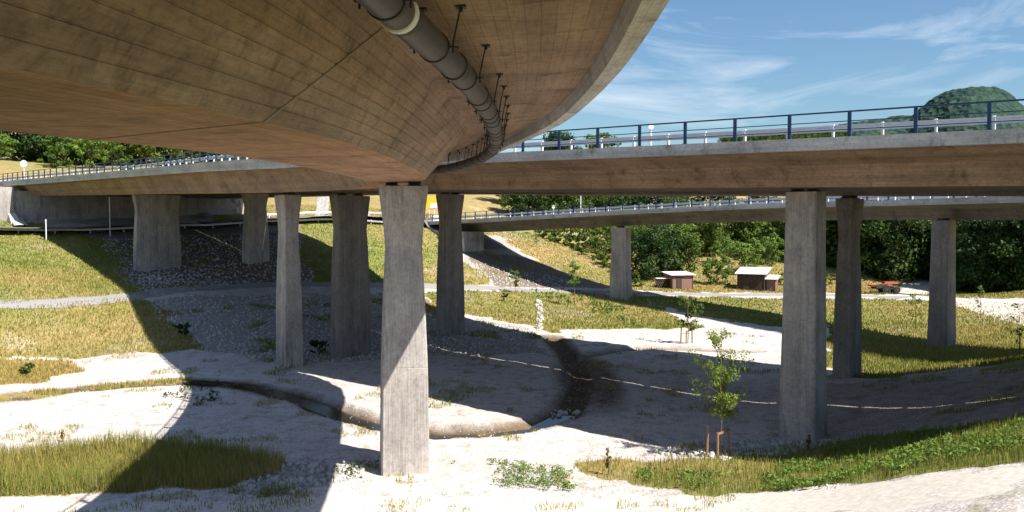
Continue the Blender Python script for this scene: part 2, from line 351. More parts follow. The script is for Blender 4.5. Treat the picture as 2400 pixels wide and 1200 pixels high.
def zones(x, y, z):
    px, py = pix(x, y, z)
    jx = (fbm(x, y, 3.0, 21, 5)-.5)*1.6; jy = (fbm(x, y, 3.0, 22, 5)-.5)*1.7
    k = 2000/np.maximum(y, 8)
    qx = px+jx*2.4*k*.9; qy = py+jy*.9*k*.45
    g = np.zeros_like(x); dry = np.full_like(x, .4); s = np.zeros_like(x); so_ = np.zeros_like(x)
    beyond = (y < 15)
    for poly, d in GP:
        i = inpoly(qx, qy, poly); g[i] = 1; dry[i] = d
    i = beyond | (y > 260) | (np.abs(x) > np.maximum(.75*y, 30)); g[i] = 1
    for poly in RP: s[inpoly(qx, qy, poly)] = 1
    for poly, sv in zip(SP, (.75, .4, .75)): so_[inpoly(qx, qy, poly)] = sv
    nz = fbm(x, y, 5.5, 40); nz2 = fbm(x, y, 2.0, 41)
    g = g*np.clip((nz-.2)/.12, .8, 1)*(.85+.15*nz2)
    sparse = (g == 0) & (nz2 > .66) & (s > 0); g[sparse] = .6
    g[(g == 0) & (nz2 > .68)] = .3
    dc = segdist(x, y, CREEK); dc2 = segdist(x, y, CREEK2)
    bank = np.clip(1-(dc/1.5), 0, 1); so_ = np.maximum(so_, np.clip(bank*1.9, 0, 1)); 
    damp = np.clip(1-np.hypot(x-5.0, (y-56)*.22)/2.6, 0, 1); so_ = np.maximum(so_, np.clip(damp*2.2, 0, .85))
    so_ = np.maximum(so_, np.clip(1.3-dc2/1.0, 0, 1)*.8)
    g = np.where((dc < 1.2) & (px > 460), g*.2, g)
    lc = (px < 450) & (px > -200) & (dc < 1.0); g = np.where(lc, .9*(nz2 > .4), g)
    dry = np.clip(dry+(fbm(x, y, 9, 50)-.5)*1.5, 0, 1)
    return np.stack([g, s, so_, dry], -1)
th = np.concatenate([np.linspace(-78, -35, 70, endpoint=False), np.linspace(-35, 35, 720, endpoint=False), np.linspace(35, 78, 71)])*math.pi/180
rr = np.concatenate([np.linspace(-1, 1, 1)+3.0, np.geomspace(5, 24, 40, endpoint=False), np.geomspace(24, 140, 360, endpoint=False), np.geomspace(140, 420, 90, endpoint=False), np.geomspace(420, 5000, 24)])
TH, RR = np.meshgrid(th, rr); GX = RR*np.sin(TH); GY = RR*np.cos(TH); GZ = H(GX, GY)
nr, nc = GX.shape; ZC = zones(GX.ravel(), GY.ravel(), GZ.ravel())
idx = np.arange(nr*nc).reshape(nr, nc)
F = np.stack([idx[:-1,:-1].ravel(), idx[:-1,1:].ravel(), idx[1:,1:].ravel(), idx[1:,:-1].ravel()], 1)[:, ::-1]
gr = tri_mesh('ground', np.stack([GX.ravel(), GY.ravel(), GZ.ravel()], 1), F, M['ground'], smooth=True, col=ZC)
tag(gr, kind='structure')
# the ground behind the camera
mb = MB(); zz = [float(v) for v in H(np.array([-60., 60., -20., 20.]), np.array([-60., -60., 0., 0.]))]
mb.poly([(-400,-300,E-2.5),(400,-300,E-2.0),(400,4,E-2.6),(-400,4,E-2.9)], [(0,1,2,3)])
o = mb.build('ground', M['ground']); tag(o, kind='structure')
a = o.data.color_attributes.new('zone', 'FLOAT_COLOR', 'POINT')
for d in a.data: d.color = (1,0,0,.4)

def catmull(pts, step=1.0):
    P = [Vector(p) for p in pts]; P = [P[0]*2-P[1]]+P+[P[-1]*2-P[-2]]; out = []
    for i in range(1, len(P)-2):
        n = max(1, int((P[i+1]-P[i]).length/step))
        for k in range(n):
            t = k/n; a, b, c, d = P[i-1:i+3]
            out.append(.5*((2*b)+(c-a)*t+(2*a-5*b+4*c-d)*t*t+(3*b-a-3*c+d)*t**3))
    out.append(P[-2]); return out
def ribbon(name, pts, wd, mat, lift=.05, step=1.0, kind='structure', flat=False):
    P = catmull([Vector((p[0], p[1], 0)) for p in pts], step); v = []; f = []; uv = []
    K = 4
    for i, p in enumerate(P):
        t = (P[min(i+1, len(P)-1)]-P[max(i-1, 0)]).normalized(); r = Vector((t.y, -t.x, 0))
        ww = wd[0]+(wd[1]-wd[0])*i/(len(P)-1) if isinstance(wd, tuple) else wd
        ww = ww*(.93+.14*random.random())
        zc = [H(np.array([(p+r*ww*(k/K-.5)).x]), np.array([(p+r*ww*(k/K-.5)).y]), True)[0] for k in range(K+1)]
        for k in range(K+1):
            q = p+r*ww*(k/K-.5); v.append((q.x, q.y, (max(zc) if flat else zc[k])+lift-(.08 if k in (0, K) else 0)))
    for i in range(len(P)-1):
        for k in range(K): q = i*(K+1)+k; f.append((q, q+1, q+K+2, q+K+1))
    return tag(mesh_obj(name, v, f, mat, smooth=True), kind=kind)
PATH = [W(*c) for c in [(-300,735,66),(0,712,72),(170,700,75),(330,690,78),(480,677,85),(640,668,92),(900,668,98),(1130,675,104),(1300,680,108),(1455,686,111),(1840,692,112),(2000,695,110),(2140,698,107)]]
ribbon('path', PATH, 2.4, M['pathm'], .10)
ribbon('road', [W(*c) for c in [(-500,560,95),(0,545,106),(300,537,114),(540,527,124),(640,521,128),(780,516,133),(990,522,134)]]+[Vector((-9,131.5,0)), Vector((-3,126.5,0))], 7.0, M['asphalt'], .12, flat=True)
ribbon('track', [W(*c) for c in [(2140,698,107),(2250,712,102),(2400,738,90),(2600,780,76)]], (4.0, 9.0), M['track'], .10)
ribbon('track', [W(*c) for c in [(2125,690,112),(2145,672,120),(2158,655,133),(2160,640,145),(2162,622,160)]], 4.5, M['track'], .15)
ribbon('track', [W(*c) for c in [(-400,1215,29.5),(200,1205,29.8),(800,1200,29.9),(1200,1192,30),(1500,1190,29.2),(1800,1183,27.5),(2100,1165,24),(2400,1130,21.5),(2700,1100,19)]], 5.0, M['track'], .03)
def water(pts, wd, dz):
    P = catmull([Vector((p.x, p.y, 0)) for p in pts], .6); v = []; f = []
    for i, p in enumerate(P):
        t = (P[min(i+1, len(P)-1)]-P[max(i-1, 0)]).normalized(); r = Vector((t.y, -t.x, 0))
        z = h1(p.x, p.y); v += [(p.x-r.x*wd, p.y-r.y*wd, z), (p.x+r.x*wd, p.y+r.y*wd, z)]
    zs = np.convolve([q[2] for q in v[::2]], np.ones(9)/9, 'same'); zs[:5] = zs[5]; zs[-5:] = zs[-6]
    v = [(a[0], a[1], zs[i//2]+dz) for i, a in enumerate(v)]
    for i in range(len(P)-1): f.append((2*i, 2*i+1, 2*i+3, 2*i+2))
    return tag(mesh_obj('stream', v, f, M['water']), kind='structure')
water(CREEK[4:13], .62, .05)

# distant hill, wooded
def hill(cx, cy, rx, ry, top, base, seed, name='hill', p=1.6):
    n = 110; X, Y = np.meshgrid(np.linspace(-1, 1, n), np.linspace(-1, 1, n)); d = np.hypot(X, Y)
    z = base+(top-base)*np.clip(np.cos(np.clip(d, 0, 1)*math.pi/2), 0, 1)**p
    x = cx+X*rx; y = cy+Y*ry; z = z+(fbm(x, y, 90, seed)-.5)*(top-base)*.14+(fbm(x, y, 9, seed+5, 2))*7*(d < .97)
    idx = np.arange(n*n).reshape(n, n); F = np.stack([idx[:-1,:-1].ravel(), idx[:-1,1:].ravel(), idx[1:,1:].ravel(), idx[1:,:-1].ravel()], 1)
    return tag(tri_mesh(name, np.stack([x.ravel(), y.ravel(), z.ravel()], 1), F, M['hillm']), kind='structure')
m, t, n, l, b = nmat('wooded_hill', .95, .05); V = n.new('ShaderNodeTexCoord').outputs['Object']
c = ramp(n, l, noise(n, l, V, .03, 8, .75), [(.35, (.018,.04,.042)), (.5, (.028,.055,.045)), (.68, (.045,.075,.048))])  # blueness of distant haze is put into these canopy colours
vo = n.new('ShaderNodeTexVoronoi'); vo.inputs['Scale'].default_value = .09; l.new(V, vo.inputs['Vector'])
c = mixc(n, l, .8, c, ramp(n, l, noise(n, l, V, .16, 6, .8), [(.35, (.35,.42,.5)), (.62, (1.4,1.35,1.2))]), 'MULTIPLY'); l.new(c, b.inputs['Base Color'])
bump(n, l, b, vo.outputs['Distance'], 1, 6); M['hillm'] = m
hill(772, 1450, 255, 300, E+228, E-10, 4, p=1.6)
hill(1150, 1750, 900, 420, E+178, E-10, 8, p=1.1)
hill(720, 1560, 480, 300, E+184, E-10, 12, p=.8)

# ------------------------------------------------------------ bridges
def curve1(tab):
    xs = np.array([a for a, _ in tab], float); ys = np.array([b for _, b in tab], float)
    # monotone-ish cubic: smooth linear interpolation by averaging
    def f(q):
        q = np.asarray(q, float); s = 0
        for k in (-3, -2, -1, 0, 1, 2, 3): s = s+np.interp(q+k*.9, xs, ys)
        return s/7
    return f
def ring_mesh(name, rows, mat, parent, closed=False, smooth=False, caps=False):
    """rows: list of lists of points; u = length along, v = girth"""
    v = []; f = []; uv = []; m_ = len(rows[0]); cum = [0]
    for i in range(1, len(rows)): cum.append(cum[-1]+(Vector(rows[i][0])-Vector(rows[i-1][0])).length)
    gi = [0]; mid = rows[len(rows)//2]
    for k in range(1, m_): gi.append(gi[-1]+(Vector(mid[k])-Vector(mid[k-1])).length)
    gi.append(gi[-1]+(Vector(mid[0])-Vector(mid[-1])).length)
    for r in rows: v += [tuple(p) for p in r]
    kk = m_ if closed else m_-1
    for i in range(len(rows)-1):
        for k in range(kk):
            k2 = (k+1) % m_; f.append((i*m_+k, i*m_+k2, (i+1)*m_+k2, (i+1)*m_+k))
            uv += [(cum[i], gi[k]), (cum[i], gi[k+1]), (cum[i+1], gi[k+1]), (cum[i+1], gi[k])]
    if caps and closed:
        f.append(tuple(range(m_))[::-1]); f.append(tuple((len(rows)-1)*m_+k for k in range(m_)))
        uv += [(0, 0)]*(2*m_)
    return mesh_obj(name, v, f, mat, parent, smooth, uvs=uv)
# ---- main road bridge: two parallel decks; rail edge line of the near one
EP = [(52,-2.05,2.25),(34.5,14.2,2.75),(16.3,31.2,3.3),(3.2,43.4,3.68),(-10,55.9,4.05),(-21.5,70.5,4.55),(-35.5,91,5.1),(-62,120.5,5.55),(-72,131,5.7)]
EDGE = catmull([(a, b, c+E) for a, b, c in EP], 1.0)
def off(P, w_, v_=0):
    out = []
    for i, p in enumerate(P):
        t = (P[min(i+1, len(P)-1)]-P[max(i-1, 0)]); t.z = 0; t.normalize(); r = Vector((t.y, -t.x, 0))
        out.append(p+r*w_+Vector((0, 0, v_)))
    return out
def deck_from_edge(P, w0, wid, parent, root=-.95, sof=-1.9, md='deck'):
    Wd = wid; a, b = w0, w0+wid
    bx0, bx1 = a+3.1, b-3.1
    def rows(prof): 
        L_ = [off(P, q[0], q[1]) for q in prof]; return [[L_[k][i] for k in range(len(prof))] for i in range(len(P))]
    for sgn, e in ((1, a), (-1, b)):
        pr = [(e, 0), (e, -.5), (e+sgn*.34, -.5), (e+sgn*.36, 0)]
        ring_mesh('edge_beam', rows(pr), M['cap'], parent, closed=True, caps=True)
    ring_mesh('cantilever', rows([(a+.35, -.30), (a+2.55, root)]), M[md], parent)
    ring_mesh('web', rows([(a+2.55, root), (bx0, sof)]), M[md], parent)
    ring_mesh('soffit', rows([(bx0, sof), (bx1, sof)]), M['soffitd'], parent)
    ring_mesh('web', rows([(bx1, sof), (b-2.55, root)]), M[md], parent)
    ring_mesh('cantilever', rows([(b-2.55, root), (b-.35, -.30)]), M[md], parent)
    ring_mesh('carriageway', rows([(b-.355, -.06), (a+.355, -.06)]), M['asphalt'], parent)
def rail_thing(P, label, post_step, kind='railing', h=1.0, group=None, cat=None, first=0):
    """blue railing or galvanised guardrail along polyline P (list of Vectors at its foot)"""
    o = empty('railing' if kind == 'railing' else 'guardrail', P[0], label, cat or kind, group)
    base = P[0]; Q = [p-base for p in P]
    cum = [0]
    for i in range(1, len(Q)): cum.append(cum[-1]+(Q[i]-Q[i-1]).length)
    def at(s):
        k = int(np.searchsorted(cum, s)); k = min(max(k, 1), len(Q)-1); t = (s-cum[k-1])/(cum[k]-cum[k-1]+1e-9)
        return Q[k-1].lerp(Q[k], t), (Q[k]-Q[k-1]).normalized()
    s = first; pm = None
    if kind == 'railing':
        for hh, wd, ht in ((h, .07, .06), (h*.62, .035, .035), (h*.29, .035, .035)):
            m2 = MB()
            for i in range(len(Q)-1): m2.bar(Q[i]+Vector((0,0,hh)), Q[i+1]+Vector((0,0,hh)), wd, ht)
            m2.build('handrail' if hh == h else 'rail', M['blue'], o)
        m3 = MB(); m3.box((0,0,h/2), (.125,.1,h)); m3.box((0,0,.012), (.2,.2,.024))
        while s < cum[-1]:
            p, t = at(s)
            if pm is None: pm = m3.build('post', M['blue'], o); c = pm
            else: c = bpy.data.objects.new('post', pm.data); COL.objects.link(c); c.parent = o
            c.location = p; c.rotation_euler.z = math.atan2(t.y, t.x); s += post_step
    else:
        pr = [(0,.36),(.05,.39),(.05,.44),(0,.47),(0,.51),(.05,.54),(.05,.60),(0,.63)]
        L_ = [[q for q in off(P, a_, b_)] for a_, b_ in pr]
        ring_mesh('beam', [[L_[k][i]-base for k in range(len(pr))] for i in range(len(P))], M['galv'], o, smooth=True)
        m3 = MB(); m3.box((0,0,.34), (.09,.11,.68)); m3.box((0,.08,.52), (.16,.16,.12)); m3.box((0,0,.012), (.2,.2,.024))
        while s < cum[-1]:
            p, t = at(s); r = Vector((t.y, -t.x, 0))
            if pm is None: pm = m3.build('post', M['galv'], o); c = pm
            else: c = bpy.data.objects.new('post', pm.data); COL.objects.link(c); c.parent = o
            c.location = p+r*.13; c.rotation_euler.z = math.atan2(t.y, t.x); s += post_step
    return o
near_deck = empty('bridge_deck', EDGE[0], 'long straight concrete road deck crossing from the right edge behind the front ramp', 'bridge', 'parallel decks of the main road bridge')
far_deck = empty('bridge_deck', EDGE[0], 'twin concrete deck directly behind the straight road deck, seen only from below', 'bridge', 'parallel decks of the main road bridge')
L0 = [p-EDGE[0] for p in EDGE]
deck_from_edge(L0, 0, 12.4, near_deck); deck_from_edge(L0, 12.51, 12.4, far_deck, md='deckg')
# plates added across the open joint only to break the sun line into dashes
mbp = MB(); mbp.box((0,0,0), (.45,.30,.012)); jp = None; G = off(EDGE, 12.455, .012)
for i in range(6, len(G)-1, 2):
    if jp is None: jp = mbp.build('sun_blocker_plate', M['galv'], far_deck); c = jp
    else: c = bpy.data.objects.new('sun_blocker_plate', jp.data); COL.objects.link(c); c.parent = far_deck
    t = (G[i+1]-G[i-1]); c.location = G[i]-EDGE[0]+Vector((0,0,.004*(i % 3))); c.rotation_euler.z = math.atan2(t.y, t.x); c.scale.x = random.uniform(.5, 1.3)
seg = [p for p in EDGE if p.y < 66]
rail_thing(off(seg, .14), 'dark blue railing along the front edge of the straight road deck on the right', 2.5, first=.38)
rail_thing(off(seg, 1.15, -.05), 'galvanised guardrail just behind the blue railing of the straight road deck', 2.0, 'guardrail', cat='guardrail')
rail_thing(off(EDGE, 24.6), 'blue railing on the far edge of the twin road deck behind', 2.5, cat='railing')
rail_thing(off(EDGE, 11.3, -.05), 'galvanised median guardrail between the twin road decks', 2.0, 'guardrail', cat='guardrail')

# ---- front ramp: curved box-girder deck over the camera
Fx = curve1([(-60,-16),(-30,-4.5),(-10,.0),(0,1.3),(5.5,1.65),(10,1.85),(14,2.0),(17.5,2.0),(24.6,1.7),(28.4,1.3),(33,.65),(38,-.2),(42,-.75),(46,-1.7),(49,-3.6),(52,-6.2),(60,-13.2),(71,-21.6),(91,-35.3),(121,-62.2),(131,-71.8)])
FZ = curve1([(-60,1.0),(-30,1.6),(0,2.3),(5.5,2.45),(10,2.6),(14,2.72),(17.5,2.8),(24.6,2.95),(28.4,3.05),(38,3.25),(45,3.38),(55,3.5),(68,3.9),(87,4.55),(118,4.9),(143,5.1)])
IX = curve1([(-60,-27),(-30,-15.5),(-10,-10),(0,-8.2),(10,-7.2),(24,-6.9),(29,-7.2),(38,-8.6),(45,-10.4),(51,-13.5),(58,-17.6),(68,-24.8),(87,-38.6),(118,-70),(131,-83)])
IZ = curve1([(-60,.6),(-30,1.2),(0,1.9),(24,2.5),(38,2.85),(51,3.2),(58,3.55),(68,3.98),(87,4.6),(118,4.92),(143,5.1)])
S1 = curve1([(-60,-21),(-30,-9.5),(-10,-5.2),(0,-3.9),(5.5,-3.3),(10,-2.75),(16,-2.6),(24,-2.75),(30,-3.0),(34,-3.4),(38,-4.4),(45,-6.4),(52,-9.8),(60,-15.4),(71,-24.6),(91,-39),(131,-75.5)])
S2 = curve1([(-60,-24),(-30,-12.7),(-10,-8.6),(0,-7.3),(5.5,-6.7),(10,-6.0),(17,-5.25),(24,-5.2),(30,-5.35),(35,-5.7),(40,-6.9),(45,-8.7),(52,-12),(60,-17.6),(71,-25.2),(91,-40),(131,-79)])
SZ = curve1([(-60,.0),(-30,.3),(0,.82),(5.5,1.0),(10,1.15),(16,1.35),(24,1.5),(32,1.62),(45,1.8),(60,2.1),(65,2.25),(72,2.45),(91,3.0),(122,3.75),(143,4.0)])
RX = curve1([(-60,-19),(-30,-8.0),(-10,-3.9),(0,-2.7),(9,-2.0),(12,-1.9),(20,-1.5),(28,-1.4),(33,-1.8),(38,-2.6),(45,-4.4),(52,-8.5),(60,-15.2),(71,-24.4),(91,-38.9),(131,-75.3)])
ys = np.concatenate([np.arange(-60, 0, 3), np.arange(0, 50, .8), np.arange(50, 130, 2.0)])
rows = {k: [] for k in ('ob', 'cr', 'web', 'sof', 'wl', 'cl', 'ib', 'top')}
ramp_deck = empty('bridge_deck', (0, 0, E), 'curved concrete ramp deck overhead sweeping from the top of the photo to the left', 'bridge')
NB = 9
for y in ys:
    f_, fz, i_, iz, a1, a2, sz, r_ = (float(g(y)) for g in (Fx, FZ, IX, IZ, S1, S2, SZ, RX))
    wn = min(1.0, max(.15, (f_-i_)/9))
    rz = min(fz+.12, sz+1.75); rl = i_+(a2-i_)*.55; rlz = min(iz-.1, sz+1.5); sz2 = sz-.08
    P_ = lambda x, z: (x, y, z)
    rows['ob'].append([P_(f_, fz+.72), P_(f_, fz), P_(f_-.32*wn, fz), P_(f_-.40*wn, fz+.30), P_(f_-.42*wn, fz+.72)])
    rows['cr'].append([P_(f_-.40*wn, fz+.30), P_(r_, rz)])
    wr = []
    for k in range(NB):
        t0, t1 = k/NB, (k+1)/NB; hx, hz = (a1-r_), (sz-rz); ln = math.hypot(hx, hz); g = .014/ln; nx, nz_ = -hz/ln*-.013, hx/ln*-.013
        q = lambda t, d: P_(r_+hx*t+d*nx, rz+hz*t+d*nz_)
        if k: wr += [q(t0-g, 0), q(t0-g*.7, 1), q(t0+g*.7, 1), q(t0+g, 0)]
        else: wr += [q(0, 0)]
    wr += [P_(a1, sz)]
    rows['web'].append(wr)
    rows['sof'].append([P_(a1, sz), P_(a2, sz2)])
    rows['wl'].append([P_(a2, sz2), P_(rl, rlz)]); rows['cl'].append([P_(rl, rlz), P_(i_+.40*wn, iz+.30)])
    rows['ib'].append([P_(i_+.42*wn, iz+.72), P_(i_+.40*wn, iz+.30), P_(i_+.32*wn, iz), P_(i_, iz), P_(i_, iz+.72)])
    rows['top'].append([P_(i_+.42*wn, iz+.60), P_(f_-.42*wn, fz+.60)])
def rm(n_, k, mat, cl=False): return ring_mesh(n_, rows[k], mat, ramp_deck, closed=cl, caps=cl)
rm('edge_beam', 'ob', M['cap'], True); rm('cantilever', 'cr', M['deck']); rm('web', 'web', M['web']); rm('soffit', 'sof', M['soffit'])
rm('web', 'wl', M['deck']); rm('cantilever', 'cl', M['deck']); rm('edge_beam', 'ib', M['cap'], True); rm('carriageway', 'top', M['asphalt'])
# construction joint across web and soffit (a raised mortar seam)
mb = MB(); pts = []
for k in range(13):
    t_ = k/12; y = 9.8+2.6*t_; pts.append(Vector((float(S1(y))+(float(RX(y))-float(S1(y)))*t_+.004, y, float(SZ(y))+(min(float(FZ(y))+.12, float(SZ(y))+1.75)-float(SZ(y)))*t_-.004)))
mb.tube(pts, .014, 5)
pts = [Vector((float(S1(y))+(float(S2(y))-float(S1(y)))*t_, y, float(SZ(y))-.08*t_-.002)) for t_, y in [(k/8, 9.8+2.0*k/8) for k in range(9)]]
mb.tube(pts, .012, 5); mb.build('construction_joint', M['joint'], ramp_deck)
# railings of the ramp
inn = [Vector((float(IX(y))+.16, y, E+float(IZ(y))+.72)) for y in np.arange(-6, 130, 1.5)]
rail_thing(inn, 'blue railing with close posts on the left edge of the curved ramp', 2.2)
rail_thing(off(inn, 1.0, -.05), 'galvanised guardrail behind the close-posted blue railing on the left', 2.0, 'guardrail', cat='guardrail')
outr = [Vector((float(Fx(y))-.16, y, E+float(FZ(y))+.72)) for y in np.arange(-6, 50, 1.5)]
rail_thing(outr, 'blue railing on the outer edge of the curved ramp overhead', 2.2)

# ---- drain pipe under the ramp
px_ = curve1([(-6,-2.6),(0,-1.9),(5,-1.5),(8.8,-1.3),(10.7,-1.07),(13,-.85),(16.9,-.62),(21.7,-.45),(27.4,-.5),(31,-.65),(34.8,-1.0),(40,-1.9),(47,-3.9),(52,-7)])
pz_ = curve1([(-6,1.95),(5,2.12),(8.8,2.2),(10.7,2.3),(16.9,2.45),(21.7,2.52),(27.4,2.6),(34.8,2.7),(47,2.85),(52,2.95)])
pp = lambda y: Vector((float(px_(y)), y, E+float(pz_(y))))
pipe = empty('drain_pipe', pp(0), 'dark drain pipe with clamps hung under the curved ramp overhead', 'pipe')
b0 = pp(0); yj = [-5, 1, 5.3, 9.2, 13.0, 16.5, 20, 24, 28, 32, 36, 40, 44, 48]
for a_, c_ in zip(yj[:-1], yj[1:]):
    mb = MB(); mb.tube([pp(y)-b0 for y in np.linspace(a_, c_, 9)], .20, 20); mb.build('pipe_section', M['pipe'], pipe, True)
cm = None; km = None
for y in yj[1:-1]:
    t_ = (pp(y+.1)-pp(y-.1)).normalized(); mb = MB()
    mb.tube([pp(y)-b0-t_*.07, pp(y)-b0-t_*.065, pp(y)-b0+t_*.065, pp(y)-b0+t_*.07], [.20, .222, .222, .20], 20); mb.build('collar', M['galv'] if 9 < y < 10 or 4 < y < 6 else M['pipe'], pipe, True)
hy = [3.2, 7.4, 8.6, 11.3, 14.2, 17.4, 19.2, 21, 23, 25, 27, 29, 31, 33, 34.6, 36.2, 38, 40, 42, 44, 46]
for y in hy:
    t_ = (pp(y+.1)-pp(y-.1)).normalized(); c0 = pp(y)-b0; r_ = Vector((t_.y, -t_.x, 0)).normalized(); mb = MB()
    mb.tube([c0-t_*.03, c0-t_*.028, c0+t_*.028, c0+t_*.03], [.20, .215, .215, .20], 20)
    for s_ in (-1, 1): mb.bar(c0+r_*s_*.20-Vector((0,0,.015)), c0+r_*s_*.31-Vector((0,0,.015)), .06, .02); mb.tube([c0+r_*s_*.26+Vector((0,0,-.09)), c0+r_*s_*.26+Vector((0,0,.07))], .014, 5)
    mb.build('clamp', M['dark'], pipe)
    fx, rx = float(Fx(y)), float(RX(y)); fz = float(FZ(y)); rz = min(fz+.12, float(SZ(y))+1.75)
    for s_ in (-1, 1):
        q = c0+r_*s_*.26+b0; xt = q.x+.10; tt = (xt-rx)/(fx-.4-rx)
        if tt < .02: continue
        zt = E+rz+(fz+.30-rz)*tt; mb = MB(); mb.tube([q-b0+Vector((0,0,.05)), Vector((xt, q.y, zt-.01))-b0], .013, 5); mb.build('hanger_rod', M['dark'], pipe)
        mb = MB(); mb.box(Vector((xt, q.y, zt-.012))-b0, (.14,.14,.03)); mb.box(Vector((xt, q.y, zt-.05))-b0, (.05,.05,.06)); mb.build('anchor_plate', M['dark'], pipe)

# ---- piers
def pier(px, py, d, ztop, wa, wb, ang, label, group=None, flare=1.0, bear=True, mat='pier'):
    """wa along local x, wb along local y at the top; ang turns it"""
    p = W(px, py, d); zb = p.z-.6; zt = E+ztop; hgt = zt-zb
    g = empty('bridge_pier', (p.x, p.y, zb), label, 'pier', group, ang)
    def sec(a, b, z, ch=.07):
        x, y = a/2, b/2; return [Vector(q) for q in ((-x+ch,-y,z),(x-ch,-y,z),(x,-y+ch,z),(x,y-ch,z),(x-ch,y,z),(-x+ch,y,z),(-x,y-ch,z),(-x,-y+ch,z))]
    lv = []
    top = flare
    prof = [(0, 1.04),(.08, 1.02),(.40, .965),(.403, .955),(.406, .965),(.62, .865),(.79, .755),(.803, .745),(.806, .755),(.86, .80),(.93, .91),(.985, 1.0),(1.0, .985)]
    if flare < .5: prof = [(0, 1.12),(.2, 1.08),(.5, 1.0),(.503, .99),(.506, 1.0),(.8, .94),(.803, .93),(.806, .94),(1.0, .92)]
    fl = lambda k, w_: 1+(k-1)*min(1, 1.9/w_)
    rows_ = [sec(wa*fl(k, wa), wb*fl(k, wb), t_*hgt) for t_, k in prof]
    v = [q for r in rows_ for q in r]; f = []
    for i in range(len(rows_)-1):
        for k in range(8): f.append((i*8+k, i*8+(k+1) % 8, (i+1)*8+(k+1) % 8, (i+1)*8+k))
    f.append(tuple(range(8))[::-1]); f.append(tuple((len(rows_)-1)*8+k for k in range(8)))
    mesh_obj('shaft', v, f, M[mat], g)
    if bear:
        for s_ in (-1, 1):
            mb = MB(); off_ = (wa*.24*s_, 0) if wa > wb else (0, wb*.24*s_)
            mb.box((off_[0], off_[1], hgt+.035), (.55,.55,.07)); mb.box((off_[0], off_[1], hgt+.10), (.42,.42,.06)); mb.box((off_[0], off_[1], hgt+.16), (.5,.5,.06)); mb.build('bearing', M['dark'], g)
    return g
A2 = math.atan2(.73, .68)      # local y along the deck
dk = math.atan2(.68, -.73)
pier(948, 1102, 35.2, 1.45, 1.93, 1.5, math.radians(11), 'tall concrete pier nearest the centre, its foot in full sun')
pier(1881, 1020, 40.8, 1.42, 1.66, 1.3, dk, 'big pale concrete pier at the right, nearest under the straight deck', flare=0)
pier(679, 856, 61, 1.9, 1.35, 1.75, math.radians(38), 'slender concrete pier left of the central one, with a narrow pale left face')
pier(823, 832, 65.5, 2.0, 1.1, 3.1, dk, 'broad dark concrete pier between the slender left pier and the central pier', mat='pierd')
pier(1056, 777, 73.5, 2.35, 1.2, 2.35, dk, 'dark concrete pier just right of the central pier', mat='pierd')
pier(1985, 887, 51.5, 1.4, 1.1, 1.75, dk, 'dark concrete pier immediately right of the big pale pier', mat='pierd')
pier(370, 637, 96, 3.0, .85, 5.2, dk, 'very broad flared pier at the left standing on the slope above the path')
pier(600, 613, 101, 3.35, 1.3, 3.0, dk+.1, 'small flared pier on the dark slope between the broad left pier and the slender one')
# ---- far bridge
B3 = [(-22,141,1.35),(-9,128.5,1.42),(-4.3,119+4.5,1.46),(3,112.3,1.52),(11.2,101,1.60),(19.5,91.5,1.74),(27,82,1.87),(34.5,71,1.95),(44,60.5,2.0),(60,49,2.0),(85,36,2.0)]
# near edge of the far bridge
B3 = [W(990,520,133),W(1127,512.5,119),W(1300,502.5,110.5),W(1500,491,101.5),W(1753,478.5,90.5),W(1900,473.5,83.5),W(2080,469,75),W(2250,463,67),W(2450,456,58),W(2750,446,48),W(3200,430,38)]
B3E = catmull(B3, 1.0)
fb = empty('bridge_deck', B3E[0], 'slim far concrete bridge with blue railing seen beneath the straight deck', 'bridge')
def flip(P): return list(reversed(P))
EB = flip(B3E)          # runs right to left so that positive offset is away from the camera
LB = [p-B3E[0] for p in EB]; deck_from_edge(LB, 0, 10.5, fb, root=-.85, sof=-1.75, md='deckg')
sub = [p for p in EB]
rail_thing(off(sub, .14), 'thin blue railing along the slim far bridge', 2.5)
rail_thing(off(sub, 1.0, -.05), 'bright galvanised guardrail along the near edge of the slim far bridge', 2.0, 'guardrail', cat='guardrail')
rail_thing(off(sub, 9.4, -.05), 'galvanised guardrail along the far edge of the slim far bridge', 2.0, 'guardrail', cat='guardrail')
pier(1455, 696, 106.5, -.72, 2.0, 2.5, dk+.35, 'lone grey pier of the far bridge in front of the garden trees', flare=0)
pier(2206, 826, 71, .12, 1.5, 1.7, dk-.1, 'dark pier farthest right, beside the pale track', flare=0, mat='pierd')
# abutments
def prism(mb, quad, thick, down):
    """wall: top edge polyline quad (list of Vectors), thickness vector, bottom z"""
    n = len(quad); b = len(mb.v)
    for q in quad: mb.v += [q, q+thick, Vector((q.x+thick.x, q.y+thick.y, down)), Vector((q.x, q.y, down))]
    for i in range(n-1):
        for k in range(4): mb.f.append((b+4*i+k, b+4*i+(k+1) % 4, b+4*i+4+(k+1) % 4, b+4*i+4+k))
    mb.f.append((b,b+1,b+2,b+3)[::-1]); q = b+4*(n-1); mb.f.append((q,q+1,q+2,q+3))
ab = empty('abutment', (-66, 113, E-1.2), 'wide shaded concrete abutment wall under the far left end of the decks', 'abutment')
def rel(P, o): return [Vector(q)-o.location for q in P]
mb = MB(); prism(mb, rel([(-68.5,114.5,E+4.2),(-42,136.5,E+4.4)], ab), Vector((-2.0, 2.5, 0)), -1.5); mb.build('front_wall', M['pier'], ab)
mb = MB(); prism(mb, rel([(-69.2,113.6,E+4.7),(-67.2,115.3,E+4.7)], ab), Vector((-2.6, 3.2, 0)), 0.0); mb.build('bearing_shelf', M['pier'], ab)
